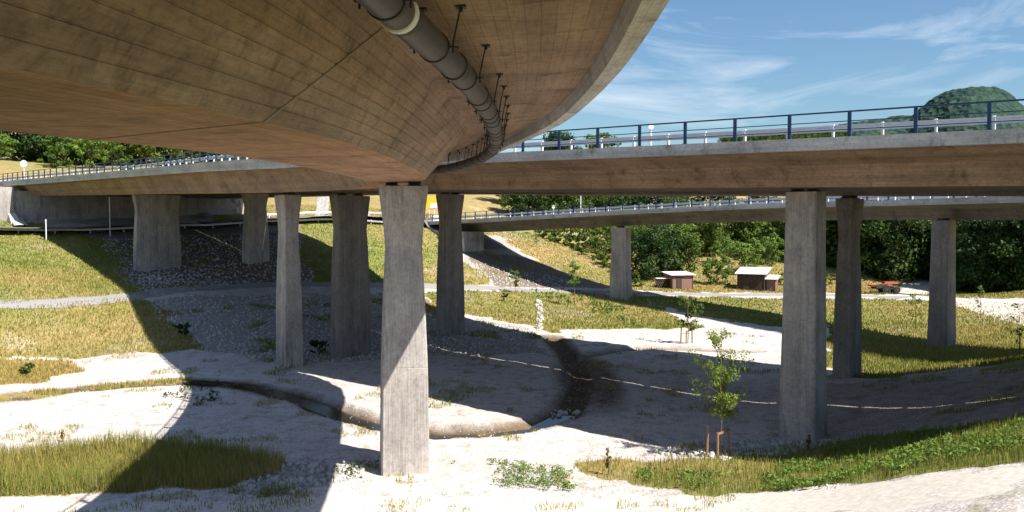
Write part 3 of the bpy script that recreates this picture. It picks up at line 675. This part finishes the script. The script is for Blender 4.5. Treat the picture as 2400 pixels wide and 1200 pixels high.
for le, ri in (([W(-60,432,136), W(0,500,120), W(30,534,111)], [W(-60,368,138), W(0,438,122.5), W(54,531,112)]), ([W(418,478,138), W(455,505,133), W(484,523,129)], [W(431,470,138.6), W(466,494,133.6), W(499,520,129.6)])):
    le = rel(le, ab); ri = rel(ri, ab); dn = Vector((0, 0, -3)); mb = MB(); v = []
    for a_, b_ in zip(le, ri): v += [a_, b_, b_+dn, a_+dn]
    mb.poly(v, [(0,1,2,3)]+[(4*i+k, 4*i+(k+1) % 4, 4*i+4+(k+1) % 4, 4*i+4+k)[::-1] for i in range(2) for k in range(4)]+[(11,10,9,8)]); mb.build('wing_wall', M['cap2'], ab)
a3 = empty('abutment', (-4, 124, E-3), 'small pale concrete abutment at the left end of the far bridge', 'abutment')
p1, p2 = W(1088,543,121.5), W(1134,543,124.5)
mb = MB(); prism(mb, [p1-a3.location, p2-a3.location], Vector((-4, 4.5, 0)), W(1134,576,124.5).z-a3.location.z-.8); mb.build('front_wall', M['pier'], a3)
mb = MB(); prism(mb, [W(1088,543,121.4)-a3.location, W(1040,548,126)-a3.location, W(990,530,132)-a3.location], Vector((1.0, 1.5, 0)), -2.4); mb.build('wing_wall', M['pier'], a3)

# ---- guardrail along the terrace road
road_near = catmull([W(-300,556,98), W(0,545,104.5), W(150,541,108), W(300,537,112), W(540,528,121.5), W(640,522,125.5), W(780,517,130.5), W(930,518,130.5)], 2.0)
road_near = [Vector((p.x, p.y, h1(p.x, p.y)+.1)) for p in road_near]
# pale concrete copings on the embankment edges
for pts in ([W(-25,425,150), W(0,452,140), W(24,492,124), W(50,532,110)], [W(425,470,152), W(455,493,141), W(490,523,128)]):
    o = ribbon('slope_coping', pts, 1.5, M['cap'], .45); del o['kind']; o.parent = ab; o.location = -ab.location
rail_thing(flip(road_near), 'long low guardrail along the terrace road below the left abutment', 4.0, 'guardrail', cat='guardrail')
rf = off(road_near, -6.5); rf = [Vector((p.x, p.y, h1(p.x, p.y)+.1)) for p in rf if p.x > -42]
rail_thing(rf, 'guardrail on the far side of the terrace road below the brown slope', 4.0, 'guardrail', cat='guardrail')

# ------------------------------------------------------------ signs, posts
def signpost(px, py, d, hgt, label, disc=None, cat='sign'):
    p = W(px, py, d); g = empty('traffic_sign', p, label, cat); mb = MB(); mb.tube([(0,0,-.5),(0,0,hgt)], .06, 8); mb.build('pole', M['galv'], g)
    if disc:
        mb = MB(); n = 20; mb.v += [(disc*math.cos(k*2*math.pi/n), -.08, hgt-disc*.6+disc*math.sin(k*2*math.pi/n)) for k in range(n)]+[(disc*math.cos(k*2*math.pi/n), -.11, hgt-disc*.6+disc*math.sin(k*2*math.pi/n)) for k in range(n)]
        mb.f += [tuple(range(n)), tuple(range(n, 2*n))[::-1]]+[(k, (k+1) % n, n+(k+1) % n, n+k) for k in range(n)]; mb.build('disc', M['galv'], g)
    return g
signpost(57, 422, 130, 2.8, 'round grey traffic sign seen from behind above the left railing', .55)
signpost(1361, 500, 112, 3.2, 'small round sign on a tall pole on the far bridge', .28)
signpost(1297, 504, 114, 1.2, 'short white marker standing on the far bridge', .22)
signpost(1525, 336, 46, .95, 'small white round sign on the straight deck against the sky', .14)
p = W(1012, 520, 134); g = empty('direction_sign', p, 'yellow direction sign with a white lower panel behind the central pier', 'sign')
for s_ in (-.4, .4):
    mb = MB(); mb.tube([(s_,0,-.5),(s_,0,3.9)], .05, 6); mb.build('pole', M['galv'], g)
mb = MB(); mb.box((0,-.08,3.0), (2.0,.05,1.8)); mb.build('panel', M['yellow'], g)
mb = MB(); mb.box((.3,-.12,2.55), (1.1,.03,.75)); mb.build('lower_panel', M['white'], g)
for (px, py, d, hh, lb) in [(108,545,103,2.6,'thin pale pole standing at the left guardrail'),(258,537,109,5.0,'thin post rising in front of the dark abutment wall')]:
    p = W(px, py, d); p.z = h1(p.x, p.y); g = empty('marker_post', p, lb, 'post'); mb = MB(); mb.tube([(0,0,0),(0,0,hh)], .07, 8); mb.build('pole', M['galv'], g); mb = MB(); mb.box((0,0,hh*.92), (.15,.15,.1)); mb.build('cap', M['galv'], g)
# stone chute on the brown slope
mb = MB(); ch = [W(754, 515, 134), W(756, 492, 146), W(757, 462, 160), W(758, 440, 172)]; P = catmull(ch, 1.0)
for i, p in enumerate(P):
    z = h1(p.x, p.y); 
    for k in range(3): mb.box((p.x+(k-1)*.65+random.uniform(-.1,.1), p.y+random.uniform(-.2,.2), z+.12), (random.uniform(.5,.75), random.uniform(.7,.95), random.uniform(.25,.45)), random.uniform(-.2,.2), .8)
tag(mb.build('stone_chute', M['stone']), 'pale stone drainage chute running up the brown slope', 'drain')

# ------------------------------------------------------------ trees
def leafcloud(centers, rads, per, size, seed, flat=.8):
    r = np.random.default_rng(seed); V = []; 
    C = np.repeat(np.array(centers), per, axis=0); Rr = np.repeat(np.array(rads), per)[:, None]
    d = r.normal(size=(len(C), 3)); d /= np.linalg.norm(d, axis=1, keepdims=True); rad = r.uniform(.35, 1, (len(C), 1))**.6
    P = C+d*Rr*rad*np.array([1, 1, flat])
    a = r.normal(size=(len(C), 3)); a /= np.linalg.norm(a, axis=1, keepdims=True)
    nrm = d*.8+r.normal(size=(len(C), 3))*.7+np.array([0,0,.4]); b = np.cross(nrm, a); b /= np.linalg.norm(b, axis=1, keepdims=True); a = np.cross(b, nrm); a /= np.linalg.norm(a, axis=1, keepdims=True)
    s = size*r.uniform(.6, 1.4, (len(C), 1))
    V = np.stack([P-a*s, P-b*s*.55, P+a*s, P+b*s*.55], 1).reshape(-1, 3); F = np.arange(len(V)).reshape(-1, 4)
    return V, F
def make_tree(h, spread, seed, label, leaf, nclump=46, per=44, lsize=.17, lowest=.25, trunk_r=.16, shape='round', name='tree', group=None, conifer=False):
    r = random.Random(seed); g = empty(name, (0,0,0), label, 'tree', group)
    mb = MB(); lean = Vector((r.uniform(-.06,.06), r.uniform(-.06,.06), 0))
    tp = [Vector((0,0,-.4)), Vector((0,0,h*.15))+lean*h*.2, Vector((0,0,h*.45))+lean*h*.6, Vector((0,0,h*.85))+lean*h]
    mb.tube(tp, [trunk_r*1.3, trunk_r, trunk_r*.65, trunk_r*.2], 7)
    cen = []; rad = []
    for k in range(nclump):
        if conifer:
            t_ = r.uniform(.12, 1); rr_ = spread*(1-t_)*r.uniform(.3, 1); an = r.uniform(0, 6.28); c = Vector((rr_*math.cos(an), rr_*math.sin(an), h*t_)); q = .12*h*(1.1-t_)+.15
        else:
            t_ = r.uniform(lowest, 1.0); env = math.sin(min(1, (t_-lowest*.75)/(1.04-lowest*.75))*math.pi*.93+.12)**.6; an = r.uniform(0, 6.28); rr_ = spread*env*math.sqrt(r.random())*1.0
            c = Vector((rr_*math.cos(an), rr_*math.sin(an), h*t_))+lean*h*t_; q = r.uniform(.09, .17)*h*.9
            if k % 5 == 0: mb.tube([tp[1].lerp(tp[3], max(0, t_-.35)), tp[1].lerp(c, .6), c], [trunk_r*.45, trunk_r*.3, trunk_r*.1], 5)
        cen.append(c); rad.append(q)
    mb.build('trunk', M['bark'], g, True)
    V, F = leafcloud(cen, rad, per, lsize, seed); tri_mesh('crown', V, F, leaf, g); return g
PROT = []
PROT.append(make_tree(7.5, 3.6, 1, 'x', M['leaf'], 64, 75, .20, .12)); PROT.append(make_tree(8.5, 3.6, 2, 'x', M['leafd'], 70, 75, .20, .06))
PROT.append(make_tree(5.5, 3.2, 3, 'x', M['leafy'], 44, 75, .18, .12)); PROT.append(make_tree(11, 4.4, 4, 'x', M['leafd'], 90, 75, .24, .05))
PROT.append(make_tree(2.4, 1.7, 5, 'x', M['leaf'], 20, 60, .13, .08, .06)); PROT.append(make_tree(13, 5.0, 6, 'x', M['leaf'], 100, 75, .26, .1))
used = [False]*len(PROT)
def put(k, x, y, s, label, group=None, z=None, name='tree', cat=None):
    if used[k]: o = copy_tree(PROT[k])
    else: o = PROT[k]; used[k] = True
    o.name = name; o.location = (x, y, (h1(x, y) if z is None else z)-.1); o.scale = (s*random.uniform(.9,1.1), s*random.uniform(.9,1.1), s); o.rotation_euler.z = random.uniform(0, 6.28)
    o['label'] = label; o['category'] = cat or 'tree'
    if group: o['group'] = group
    elif 'group' in o: del o['group']
    return o
# wooded slope at the top left
for (px, py, d, k, s) in [(0,388,215,2,.8),(30,380,225,2,.8),(62,378,228,3,1.0),(100,375,225,3,1.15),(135,368,235,5,.95),(170,372,222,0,1.3),(200,378,215,3,1.1),(235,372,225,5,1.0),(262,380,212,0,1.25),(300,378,215,3,1.0),(330,380,218,5,.8),(365,384,212,0,1.2),(395,382,222,3,.9),(430,386,214,0,1.1),(470,390,216,0,1.0),(500,388,222,2,1.1),(150,385,205,2,1.0),(215,390,200,2,1.1),(290,392,200,4,1.5),(120,392,198,4,1.3),(-40,380,220,0,.8),(-90,385,215,3,1.0),(530,392,215,3,.9),(570,395,220,1,1.0)]:
    p = W(px, py, d); put(k, p.x, p.y, s*1.45, 'dark leafy tree in the wood on the hillside above the left railing', 'hillside wood at the upper left')
# trees seen under the straight deck, above the far bridge
for i in range(30):
    px = 1185+i*22+random.uniform(-8, 8); d = random.uniform(168, 190); p = W(px, 485, d); put(random.choice([0,1,2,2,3]), p.x, p.y, random.uniform(.95, 1.35), 'tree in the belt behind the railing of the far bridge', 'tree belt behind the far bridge')
# garden slope right of the lone pier
for (px, d, k, s, lb) in [(1515,124,1,.85,'dark bushy tree right beside the lone far pier'),(1555,128,1,.9,'dark tree between the far pier and the small hut'),(1500,140,0,.8,'green tree half hidden behind the lone far pier'),(1590,128,0,.9,'leaning orchard tree with a visible trunk above the small hut'),
   (1680,122,2,.75,'small round orchard tree left of the larger hut'),(1745,132,2,.95,'orchard tree right behind the larger hut'),(1700,140,2,.8,'orchard tree upslope between the two huts'),(1800,140,2,.9,'orchard tree touching the big pale pier, upslope'),(1760,155,0,.9,'tall green tree high on the slope above the larger hut')]:
    x = (px-1200)/2000*d; put(k, x, d, s, lb)
for i in range(44):
    px = random.uniform(1440, 1870); d = random.uniform(148, 182); x = (px-1200)/2000*d; put(random.choice([0,0,2,2,2]), x, d, random.uniform(.8, 1.25), 'orchard tree high on the sunny slope behind the huts', 'orchard trees on the slope')
for (px, d, s) in [(1265,150,.9),(1300,148,1.0),(1335,146,1.0),(1370,143,1.1),(1400,138,1.0),(1420,132,1.0),(1390,150,1.3),(1340,156,1.3),(1420,146,1.3),(1290,160,1.2)]:
    x = (px-1200)/2000*d; put(4, x, d, s*1.45, 'bush at the upper edge of the brown slope left of the lone far pier', 'bushes on the brown slope', name='bush', cat='bush')
for i in range(84):   # dark wood at the right
    px = random.uniform(1900, 2620); d = random.uniform(128, 175)+max(0, (2150-px)/20)
    if 2105 < px < 2200: d = random.uniform(175, 200)
    x = (px-1200)/2000*d; put(random.choice([1,3,3,5,0]), x, d, random.uniform(1.15, 1.6), 'tall dark tree in the wood behind the right-hand piers', 'wood at the right')
for (px, d, s) in [(2270,122,1.0),(2320,119,.95),(2375,117,1.1),(2440,115,1.2),(2520,113,1.2),(2350,126,1.3)]:
    x = (px-1200)/2000*d; put(3, x, d, s, 'tree at the front edge of the right wood, above the pale track', 'front row of the right wood')
for (px, d, s) in [(1880,126,.9),(1935,124,1.0),(1830,122,.7),(1700,121,.5),(1490,117,.8)]:
    x = (px-1200)/2000*d; put(4, x, d, s, 'low bush beside the path behind the right piers', 'low bushes near the huts', name='bush', cat='bush')
for (px, d, k, s, lb) in [(1306,205,3,1.3,'dark conifer-like treetop showing over the straight deck rail'),(1405,230,0,1.75,'faint treetop showing over the straight deck rail')]:
    x = (px-1200)/2000*d; p = W(px, 318, d); zt = p.z; put(k, x, d, s, lb, z=zt-{3:11,0:7.5}[k]*s)
for i in range(22):
    px = 1700+i*13; d = 600; p = W(px, 318-(px-1700)*.07, d); put(5, p.x, p.y, 1.2, 'distant treetop on the ridge behind the straight deck rail', 'treeline on the distant ridge', z=p.z-15)
for k in range(len(PROT)):
    if not used[k]:
        for c in list(PROT[k].children): bpy.data.objects.remove(c)
        bpy.data.objects.remove(PROT[k])

# young staked trees
def young(px, py, d, h, label, seed, stakes=True, name='young_tree', cat='tree', leaf='leafy', n=60, per=22, bare=False, sp=.22):
    p = W(px, py, d); p.z = h1(p.x, p.y)-.05; g = empty(name, p, label, cat); r = random.Random(seed)
    mb = MB(); t0 = [Vector((0,0,-.1)), Vector((.04,0,h*.3)), Vector((-.03,.02,h*.65)), Vector((.03,0,h))]; mb.tube(t0, [.035,.03,.022,.008], 6)
    cen = []; rad = []; lo = .30
    for k in range(n//3):
        t_ = r.uniform(lo, .97); z = h*t_; an = r.uniform(0, 6.28); ln = h*sp*(.35+.75*math.sin((t_-lo)/(1-lo)*math.pi*.85+.35))*r.uniform(.5, 1.1)
        a_ = Vector((0, 0, z)); e = Vector((math.cos(an)*ln, math.sin(an)*ln, z+ln*.45)); mid = a_.lerp(e, .5)+Vector((0,0,.03)); mb.tube([a_, mid, e], [.012,.008,.004], 4)
        for q in (.45, .75, 1.0): cen.append(a_.lerp(e, q)); rad.append(h*.045*r.uniform(.6, 1.3))
    mb.build('trunk', M['twig'], g, True)
    if not bare:
        V, F = leafcloud(cen, rad, int(per*(1.7 if d < 45 else 1)), .042 if d < 45 else .08, seed, 1.0); tri_mesh('crown', V, F, M[leaf], g)
    if stakes:
        s = empty('tree_stake', p, 'wooden stakes and batten holding the '+label.split(' ')[0]+(' young ash tree at the verge' if d < 50 else ' round-headed tree on the gravel'), 'stakes')
        for (x, y, ln, hh) in ((-.62,-.1,.03,1.45),(-.18,-.25,.0,1.15),(.42,.2,-.02,1.2)):
            mb = MB(); mb.tube([(x,y,-.3),(x+ln*2,y,hh)], [.06,.052], 8); mb.build('stake', M['wood'], s)
        mb = MB(); mb.bar((-.2,-.25,1.08), (.44,.2,1.16), .05, .09); mb.build('batten', M['wood'], s)
    return g
young(1688, 1075, 36.6, 5.5, 'leafy young ash tree in front of the shaded gravel, standing right of centre', 31, n=120, per=30, sp=.235)
young(1612, 802, 71, 3.9, 'small dense young tree on the sunlit gravel strip, standing beyond the tall one', 32, n=66, per=26, leaf='leaf', sp=.28)
young(1207, 678, 103, 2.8, 'tiny young tree at the path edge left of the broken stone rill', 33, stakes=False, n=45)
young(1346, 705, 98, 5.4, 'thin tall sapling on the grassy bank in front of the shaded slope', 34, stakes=False, n=54, sp=.12)
young(2145, 762, 84, 4.0, 'sparse sapling in the dry meadow between the right piers', 35, stakes=False, n=40, leaf='leaf', per=8)
young(2388, 832, 53, 3.5, 'nearly bare sapling at the right edge against the pale track', 36, stakes=False, n=40, leaf='leafd', per=4, sp=.26)
young(2298, 735, 90, 3.6, 'slim sapling in front of the pale track near the right edge', 37, stakes=False, n=36, leaf='leaf', per=10, sp=.12)
young(555, 530, 128, 3.6, 'sparse sapling on the brown slope seen between the left piers', 38, stakes=False, n=36, leaf='leaf', per=8)
young(1258, 592, 136, 3.0, 'scrubby sapling on the brown slope below the far bridge', 39, stakes=False, n=36, leaf='leaf', per=8)
young(60, 885, 55, 1.0, 'small dark bush on the dry patch at the left', 40, stakes=False, n=36, leaf='leafd', sp=.4)
young(430, 760, 69, 1.2, 'low dark bush growing among the shaded stones', 41, stakes=False, n=60, leaf='leafd', sp=.6, per=30)
young(745, 830, 63.5, 1.3, 'dark bush between the slender pier and the broad pier', 42, stakes=False, n=60, leaf='leafd', sp=.6, per=30)
young(1182, 702, 97, .9, 'small round bush in the sunny bank right of the dark pier', 43, stakes=False, n=40, leaf='leafd', sp=.5, per=26)

ORD = 'first second third fourth fifth sixth seventh eighth ninth tenth eleventh twelfth thirteenth fourteenth fifteenth sixteenth seventeenth eighteenth nineteenth twentieth'.split()
for gname, base in (('front row of the right wood', 'front tree of the right wood above the pale track'), ('bushes on the brown slope', 'bush at the upper edge of the brown slope'), ('low bushes near the huts', 'low bush beside the path behind the right piers')):
    it = [o for o in bpy.data.objects if o.parent is None and o.get('group') == gname]
    it.sort(key=lambda o: o.location.x/o.location.y)
    for k, o in enumerate(it): o['label'] = base+', '+(ORD[k]+' from the left' if k else 'leftmost')
M['rust'] = leafmat('rusty_seed_heads', (.13,.085,.03), (.22,.14,.05))
for k, (px, py, d, h, lb) in enumerate([(1425,1105,34.3,1.2,'rusty dock plant at the left end of the right-hand verge'),(1895,1062,37,.9,'dock plant in front of the foot of the big pale pier'),(145,1020,40,.6,'small weed on the white gravel above the left grass clump')]):
    young(px, py, d, h, lb, 200+k, stakes=False, name='dock_plant', cat='weed', leaf='rust' if k >= 0 else 'leafd', n=42, sp=.085, per=7)
# ------------------------------------------------------------ huts and farm machine
def hut(px, py, d, w_, dp, hf, hb, rz, label, wm, annex=False):
    p = W(px, py, d); p.z = min(h1(p.x+a_, p.y+b_) for a_ in (-1.5, 1.5) for b_ in (-1.5, 1.5)); g = empty('garden_hut', p, label, 'hut', None, rz)
    def wall(ax, ay, bx, by, h0, h1_, mat):
        m2 = MB(); n = max(4, int(math.hypot(bx-ax, by-ay)/.22))
        for k in range(n):
            t_ = (k+.5)/n; x, y = ax+(bx-ax)*t_, ay+(by-ay)*t_; hh = (h0+(h1_-h0)*t_)*1.0
            m2.box((x, y, hh/2-.15), (math.hypot(bx-ax, by-ay)/n*.93, .04+.012*(k % 2), hh+.3), math.atan2(by-ay, bx-ax))
        return m2.build('wall', mat, g)
    x, y = w_/2, dp/2
    wall(-x, -y, x, -y, hf*.93, hf, wm[0]); wall(x, -y, x, y, hf, hb, wm[1]); wall(-x, y, -x, -y, hb, hf*.93, wm[1]); wall(-x, y, x, y, hb, hb, wm[1])
    m2 = MB(); e = .35; n = 14
    for k in range(n):
        xa = -x-e+(w_+2*e)*k/n; xb = xa+(w_+2*e)/n*.98; dz = .02*(k % 2)
        m2.poly([(xa,-y-e,hf+.08+dz),(xb,-y-e,hf+.08+dz),(xb,y+e,hb+.08+dz),(xa,y+e,hb+.08+dz),(xa,-y-e,hf+.03),(xb,-y-e,hf+.03),(xb,y+e,hb+.03),(xa,y+e,hb+.03)], [(0,1,2,3),(7,6,5,4),(0,4,5,1),(1,5,6,2),(2,6,7,3),(3,7,4,0)])
    m2.build('roof', M['roofm'], g)
    m2 = MB(); m2.box((-x*.35, -y-.05, .85), (.8, .06, 1.7)); m2.build('door', M['plankd'], g)
    m2 = MB()
    for s_ in (-x, x): m2.box((s_, -y-.03, hf/2), (.1, .1, hf))
    m2.build('corner_post', M['bark'], g)
    return g
hut(1590, 668, 118, 3.0, 2.6, 1.95, 2.25, .25, 'small reddish plank hut with a flat pale roof beside the path', (M['plank'], M['plank']))
hut(1765, 672, 118, 3.6, 3.4, 2.2, 2.9, -.45, 'larger dark plank hut with a bright pale roof, nearer the big pier', (M['plankd'], M['plankd']))
hut(1800, 674, 117, 2.2, 2.4, 1.6, 2.0, -.45, 'low brown lean-to with its own pale roof on the right of the larger hut', (M['plank'], M['plank']))
p = W(1558, 668, 117.5); p.z = h1(p.x, p.y); g = empty('wood_pile', p, 'dark stack of logs under a pale sheet left of the small hut', 'wood pile')
mb = MB()
for r_ in range(5):
    for c_ in range(8): mb.tube([(-1.1+c_*.28+(r_ % 2)*.12, -.5, .14+r_*.24), (-1.1+c_*.28+(r_ % 2)*.12, .5, .14+r_*.24)], .12, 7)
mb.build('log', M['plankd'], g)['kind'] = 'stuff'; mb = MB(); mb.box((0,0,1.32), (2.5,1.2,.06)); mb.build('cover', M['roofm'], g)
p = W(2075, 690, 113); p.z = h1(p.x, p.y)+.05; g = empty('farm_machine', p, 'red and black farm machine parked beside the track junction', 'farm machine')
mb = MB(); mb.box((0,0,.62), (3.4,1.3,.16)); mb.box((-.9,0,.85), (1.3,1.5,.35)); mb.build('frame', M['dark'], g)
mb = MB(); mb.box((.55,0,1.35), (1.9,1.1,.28), 0, .8); mb.box((-1.7,0,.95), (.9,1.3,.16)); mb.bar((.2,-.5,1.2), (-1.8,-.5,.8), .1, .12); mb.build('red_hood', M['red'], g)
for (x, y, r_) in ((-.2,-.75,.55),(-.2,.75,.55),(1.2,-.7,.42),(1.2,.7,.42)):
    mb = MB(); mb.tube([(x,y-.14,r_-.02),(x,y+.14,r_-.02)], r_, 18); wl = mb.build('wheel', M['tyre'], g); mb = MB(); mb.tube([(x,y-.16,r_-.02),(x,y+.16,r_-.02)], r_*.45, 12); mb.build('rim', M['dark'], wl)
for k in range(5):
    mb = MB(); mb.tube([(-2.2+k*.25,-.7,.15),(-2.3+k*.25,-.5,.7)], .03, 5); mb.build('tine', M['dark'], g)
mb = MB(); mb.tube([(1.7,0,.7),(2.2,0,1.5),(2.0,0,1.8)], .05, 6); mb.build('lever', M['dark'], g)

# ------------------------------------------------------------ fallen log, broken stones, stumps
def rocks(pts, smin, smax, name, mat, seed, col=None):
    r = np.random.default_rng(seed); n = len(pts)
    base = np.array([(-1,-1,-1),(1,-1,-1),(1,1,-1),(-1,1,-1),(-.8,-.8,1),(.8,-.8,1),(.8,.8,1),(-.8,.8,1)], float)*.5
    fc = np.array([(0,3,2,1),(4,5,6,7),(0,1,5,4),(1,2,6,5),(2,3,7,6),(3,0,4,7)])
    s = (smin+(smax-smin)*r.random(n)**2)[:, None, None]; v = base[None]*(1+r.uniform(-.35,.35,(n,8,3)))
    v = v*s*r.uniform(.6,1.2,(n,1,3)); an = r.uniform(0, 6.28, n); tl = r.uniform(-.6,.6,n)
    c, q = np.cos(an)[:,None], np.sin(an)[:,None]; x = v[:,:,0]*c-v[:,:,1]*q; y = v[:,:,0]*q+v[:,:,1]*c; z = v[:,:,2]
    c, q = np.cos(tl)[:,None], np.sin(tl)[:,None]; y2 = y*c-z*q; z = y*q+z*c
    V = np.stack([x, y2, z], 2)+np.asarray(pts)[:, None, :]; V = V.reshape(-1, 3); F = (np.arange(n)[:, None, None]*8+fc[None]).reshape(-1, 4)
    return tri_mesh(name, V, F, mat)
def sample(n, ymin, ymax, cond, seed, umax=.68):
    r = np.random.default_rng(seed); y = np.exp(r.uniform(math.log(ymin), math.log(ymax), n)); x = r.uniform(-umax, umax, n)*y
    z = H(x, y); zn = zones(x, y, z); k = cond(zn, x, y); return x[k], y[k], z[k], zn[k]
mstone = [None]
x, y, z, zn = sample(150000, 28, 118, lambda q, x, y: (q[:,1] > .5), 5)
k = np.random.default_rng(1).random(len(x)) < .8; x, y, z = x[k], y[k], z[k]
tag(rocks(np.c_[x, y, z+.015], .05, .24, 'riprap', M['stone'], 6), 'pale broken stones covering the banks and the shaded slope', kind='stuff')
x, y, z, zn = sample(26000, 27, 80, lambda q, x, y: (q[:,1] < .5) & (q[:,0] < .3), 15)
tag(rocks(np.c_[x, y, z+.005], .02, .075, 'gravel', M['stone'], 16), 'loose pale pebbles scattered on the gravel flats', kind='stuff')
# stony rill down the sunny bank
mb = []; r = np.random.default_rng(3)
for py, d in zip(np.linspace(698, 776, 26), np.linspace(99, 80, 26)):
    for k in range(5): q = W(1264+r.uniform(-7, 7), py, d); mb.append((q.x, q.y, h1(q.x, q.y)+.06))
tag(rocks(np.array(mb), .14, .36, 'stone_rill', M['stone'], 8), 'narrow rill of pale stones down the sunny grass bank', 'stones', kind='stuff')
tag(rocks(np.array([tuple(W(1325+r.uniform(-32,32), 957+r.uniform(-8,8), 46.5+r.uniform(-1,1)))[:2]+(0,) for k in range(16)])+np.array([0,0,1])*0, .12, .3, 'stream_stones', M['stone'], 9), 'small pale stones lying in the dark bend of the stream', 'stones', kind='stuff')
so_ = bpy.data.objects['stream_stones']; me = so_.data
for v in me.vertices: v.co.z += h1(v.co.x, v.co.y)+.12

# ------------------------------------------------------------ grass
def blades(name, n, ymin, ymax, cond, hfun, colfun, seed, wk=1.0, umax=.68, curve=.35):
    x, y, z, zn = sample(n, ymin, ymax, cond, seed, umax); m_ = len(x); r = np.random.default_rng(seed+1)
    hh = hfun(x, y, zn, r); an = r.uniform(0, 6.28, m_); wd = np.maximum(.010, y*.00042)*wk*r.uniform(.7, 1.3, m_)
    dx, dy = np.cos(an), np.sin(an); bn = r.uniform(0, 6.28, m_); bl = hh*curve*r.uniform(.2, 1.3, m_)
    P0 = np.stack([x-dx*wd, y-dy*wd, z-.03], 1); P1 = np.stack([x+dx*wd, y+dy*wd, z-.03], 1)
    mx_, my_ = np.cos(bn)*bl*.35, np.sin(bn)*bl*.35
    P2 = np.stack([x+mx_+dx*wd*.7, y+my_+dy*wd*.7, z+hh*.6], 1); P3 = np.stack([x+mx_-dx*wd*.7, y+my_-dy*wd*.7, z+hh*.6], 1)
    P4 = np.stack([x+np.cos(bn)*bl, y+np.sin(bn)*bl, z+hh], 1)
    V = np.stack([P0,P1,P2,P3,P4], 1).reshape(-1, 3); b_ = np.arange(m_)[:, None]*5
    F = np.concatenate([b_+np.array([[0,1,2]]), b_+np.array([[0,2,3]]), b_+np.array([[3,2,4]])]); 
    c = colfun(x, y, zn, r); C = np.repeat(np.c_[c, np.ones(m_)], 5, axis=0)
    return tag(tri_mesh(name, V, F, M['blade'], col=C), kind='stuff')
def gcol(x, y, q, r):
    d = np.clip(q[:,3]+r.normal(0, .22, len(x)), 0, 1)[:, None]; v = r.uniform(.7, 1.25, (len(x), 1))
    return ((1-d)*np.array([.13,.19,.028])+d*np.array([.37,.29,.095]))*v
def inp(i): return lambda x, y: inpoly(*pix(x, y, H(x, y)), GP[i][0])
o = blades('meadow_grass', 330000, 50, 150, lambda q, x, y: (q[:,0] > .55), lambda x, y, q, r: r.uniform(.12, .34, len(x))*np.where(y > 90, .8, 1), gcol, 60)
tag(o, 'short sunlit meadow grass on the banks and slopes')
o = blades('tall_grass', 150000, 29, 43, lambda q, x, y: (q[:,0] > .4) & (x < -6), lambda x, y, q, r: r.uniform(.3, .75, len(x))*(.45+1.1*fbm(x, y, 2.2, 91))*np.clip(q[:,0]*1.5-.3, .3, 1)*np.where(r.random(len(x)) < .04, 1.5, 1), gcol, 61, .75, .75)
tag(o, 'tall grass clump in the left foreground, half in shadow')
o = blades('tall_grass', 200000, 17, 43, lambda q, x, y: (q[:,0] > .4) & (x > 2), lambda x, y, q, r: r.uniform(.08, .34, len(x))*(.35+1.3*fbm(x, y, 1.6, 92))*np.where(r.random(len(x)) < .06, 1.7, 1), gcol, 62, .75, .75)
tag(o, 'dry tall grass on the verge in the right foreground')
o = blades('weeds', 110000, 28, 80, lambda q, x, y: (q[:,0] < .4) & (q[:,0] > .2), lambda x, y, q, r: r.uniform(.06, .25, len(x)), gcol, 63)
tag(o, 'sparse weeds and tufts growing through the gravel')
# broad-leaved ground cover on the right verge and at the central pier
def cover(name, poly, ymin, ymax, n, size, label, seed, mat, thr=.43):
    x, y, z, zn = sample(n, ymin, ymax, lambda q, x, y: inpoly(*pix(x, y, H(x, y)), poly) & (fbm(x, y, 1.6, 77) > thr+.12*(fbm(x, y, .3, 79, 2)-.5)), seed, .75)
    c = np.c_[x, y, z+.10+.16*fbm(x, y, 1.2, 78)]; V, F = leafcloud(c, np.full(len(c), .13), 7, size, seed); return tag(tri_mesh(name, V, F, mat), label, kind='stuff')
cover('ground_cover', [(1480,1105),(1700,1120),(1900,1075),(2040,1040),(2200,1015),(2420,975),(2420,1060),(2280,1070),(2150,1120),(1900,1150),(1700,1160),(1500,1150)], 17, 40, 30000, .06, 'bright broad-leaved plants along the right foreground verge', 81, M['leafy'], .49)
cover('ground_cover', [(850,1092),(1010,1094),(1100,1080),(1330,1105),(1400,1100),(1420,1140),(1330,1155),(1100,1140),(1000,1120),(860,1118)], 30, 38, 15000, .045, 'yellowish low weeds round the foot of the central pier', 82, M['leafy'], .56)
cover('ground_cover', [(700,1090),(850,1095),(830,1120),(700,1118)], 30, 38, 9000, .05, 'dark low weeds among stones left of the central pier', 83, M['leafd'])
cover('ground_cover', [(440,905),(530,900),(520,940),(440,965),(380,960),(375,930)], 42, 58, 12000, .06, 'dark patch of low plants beside the stream at the shadow edge', 84, M['leafd'])
cover('ground_cover', [(1240,680),(1340,678),(1460,720),(1500,765),(1440,755),(1350,715),(1260,700)], 75, 115, 16000, .13, 'fresh green weeds on the bank near the lone far pier', 85, M['leafy'])
print('TRIS', sum(len(m.loops)-2*len(m.polygons) for m in bpy.data.meshes if m.users))
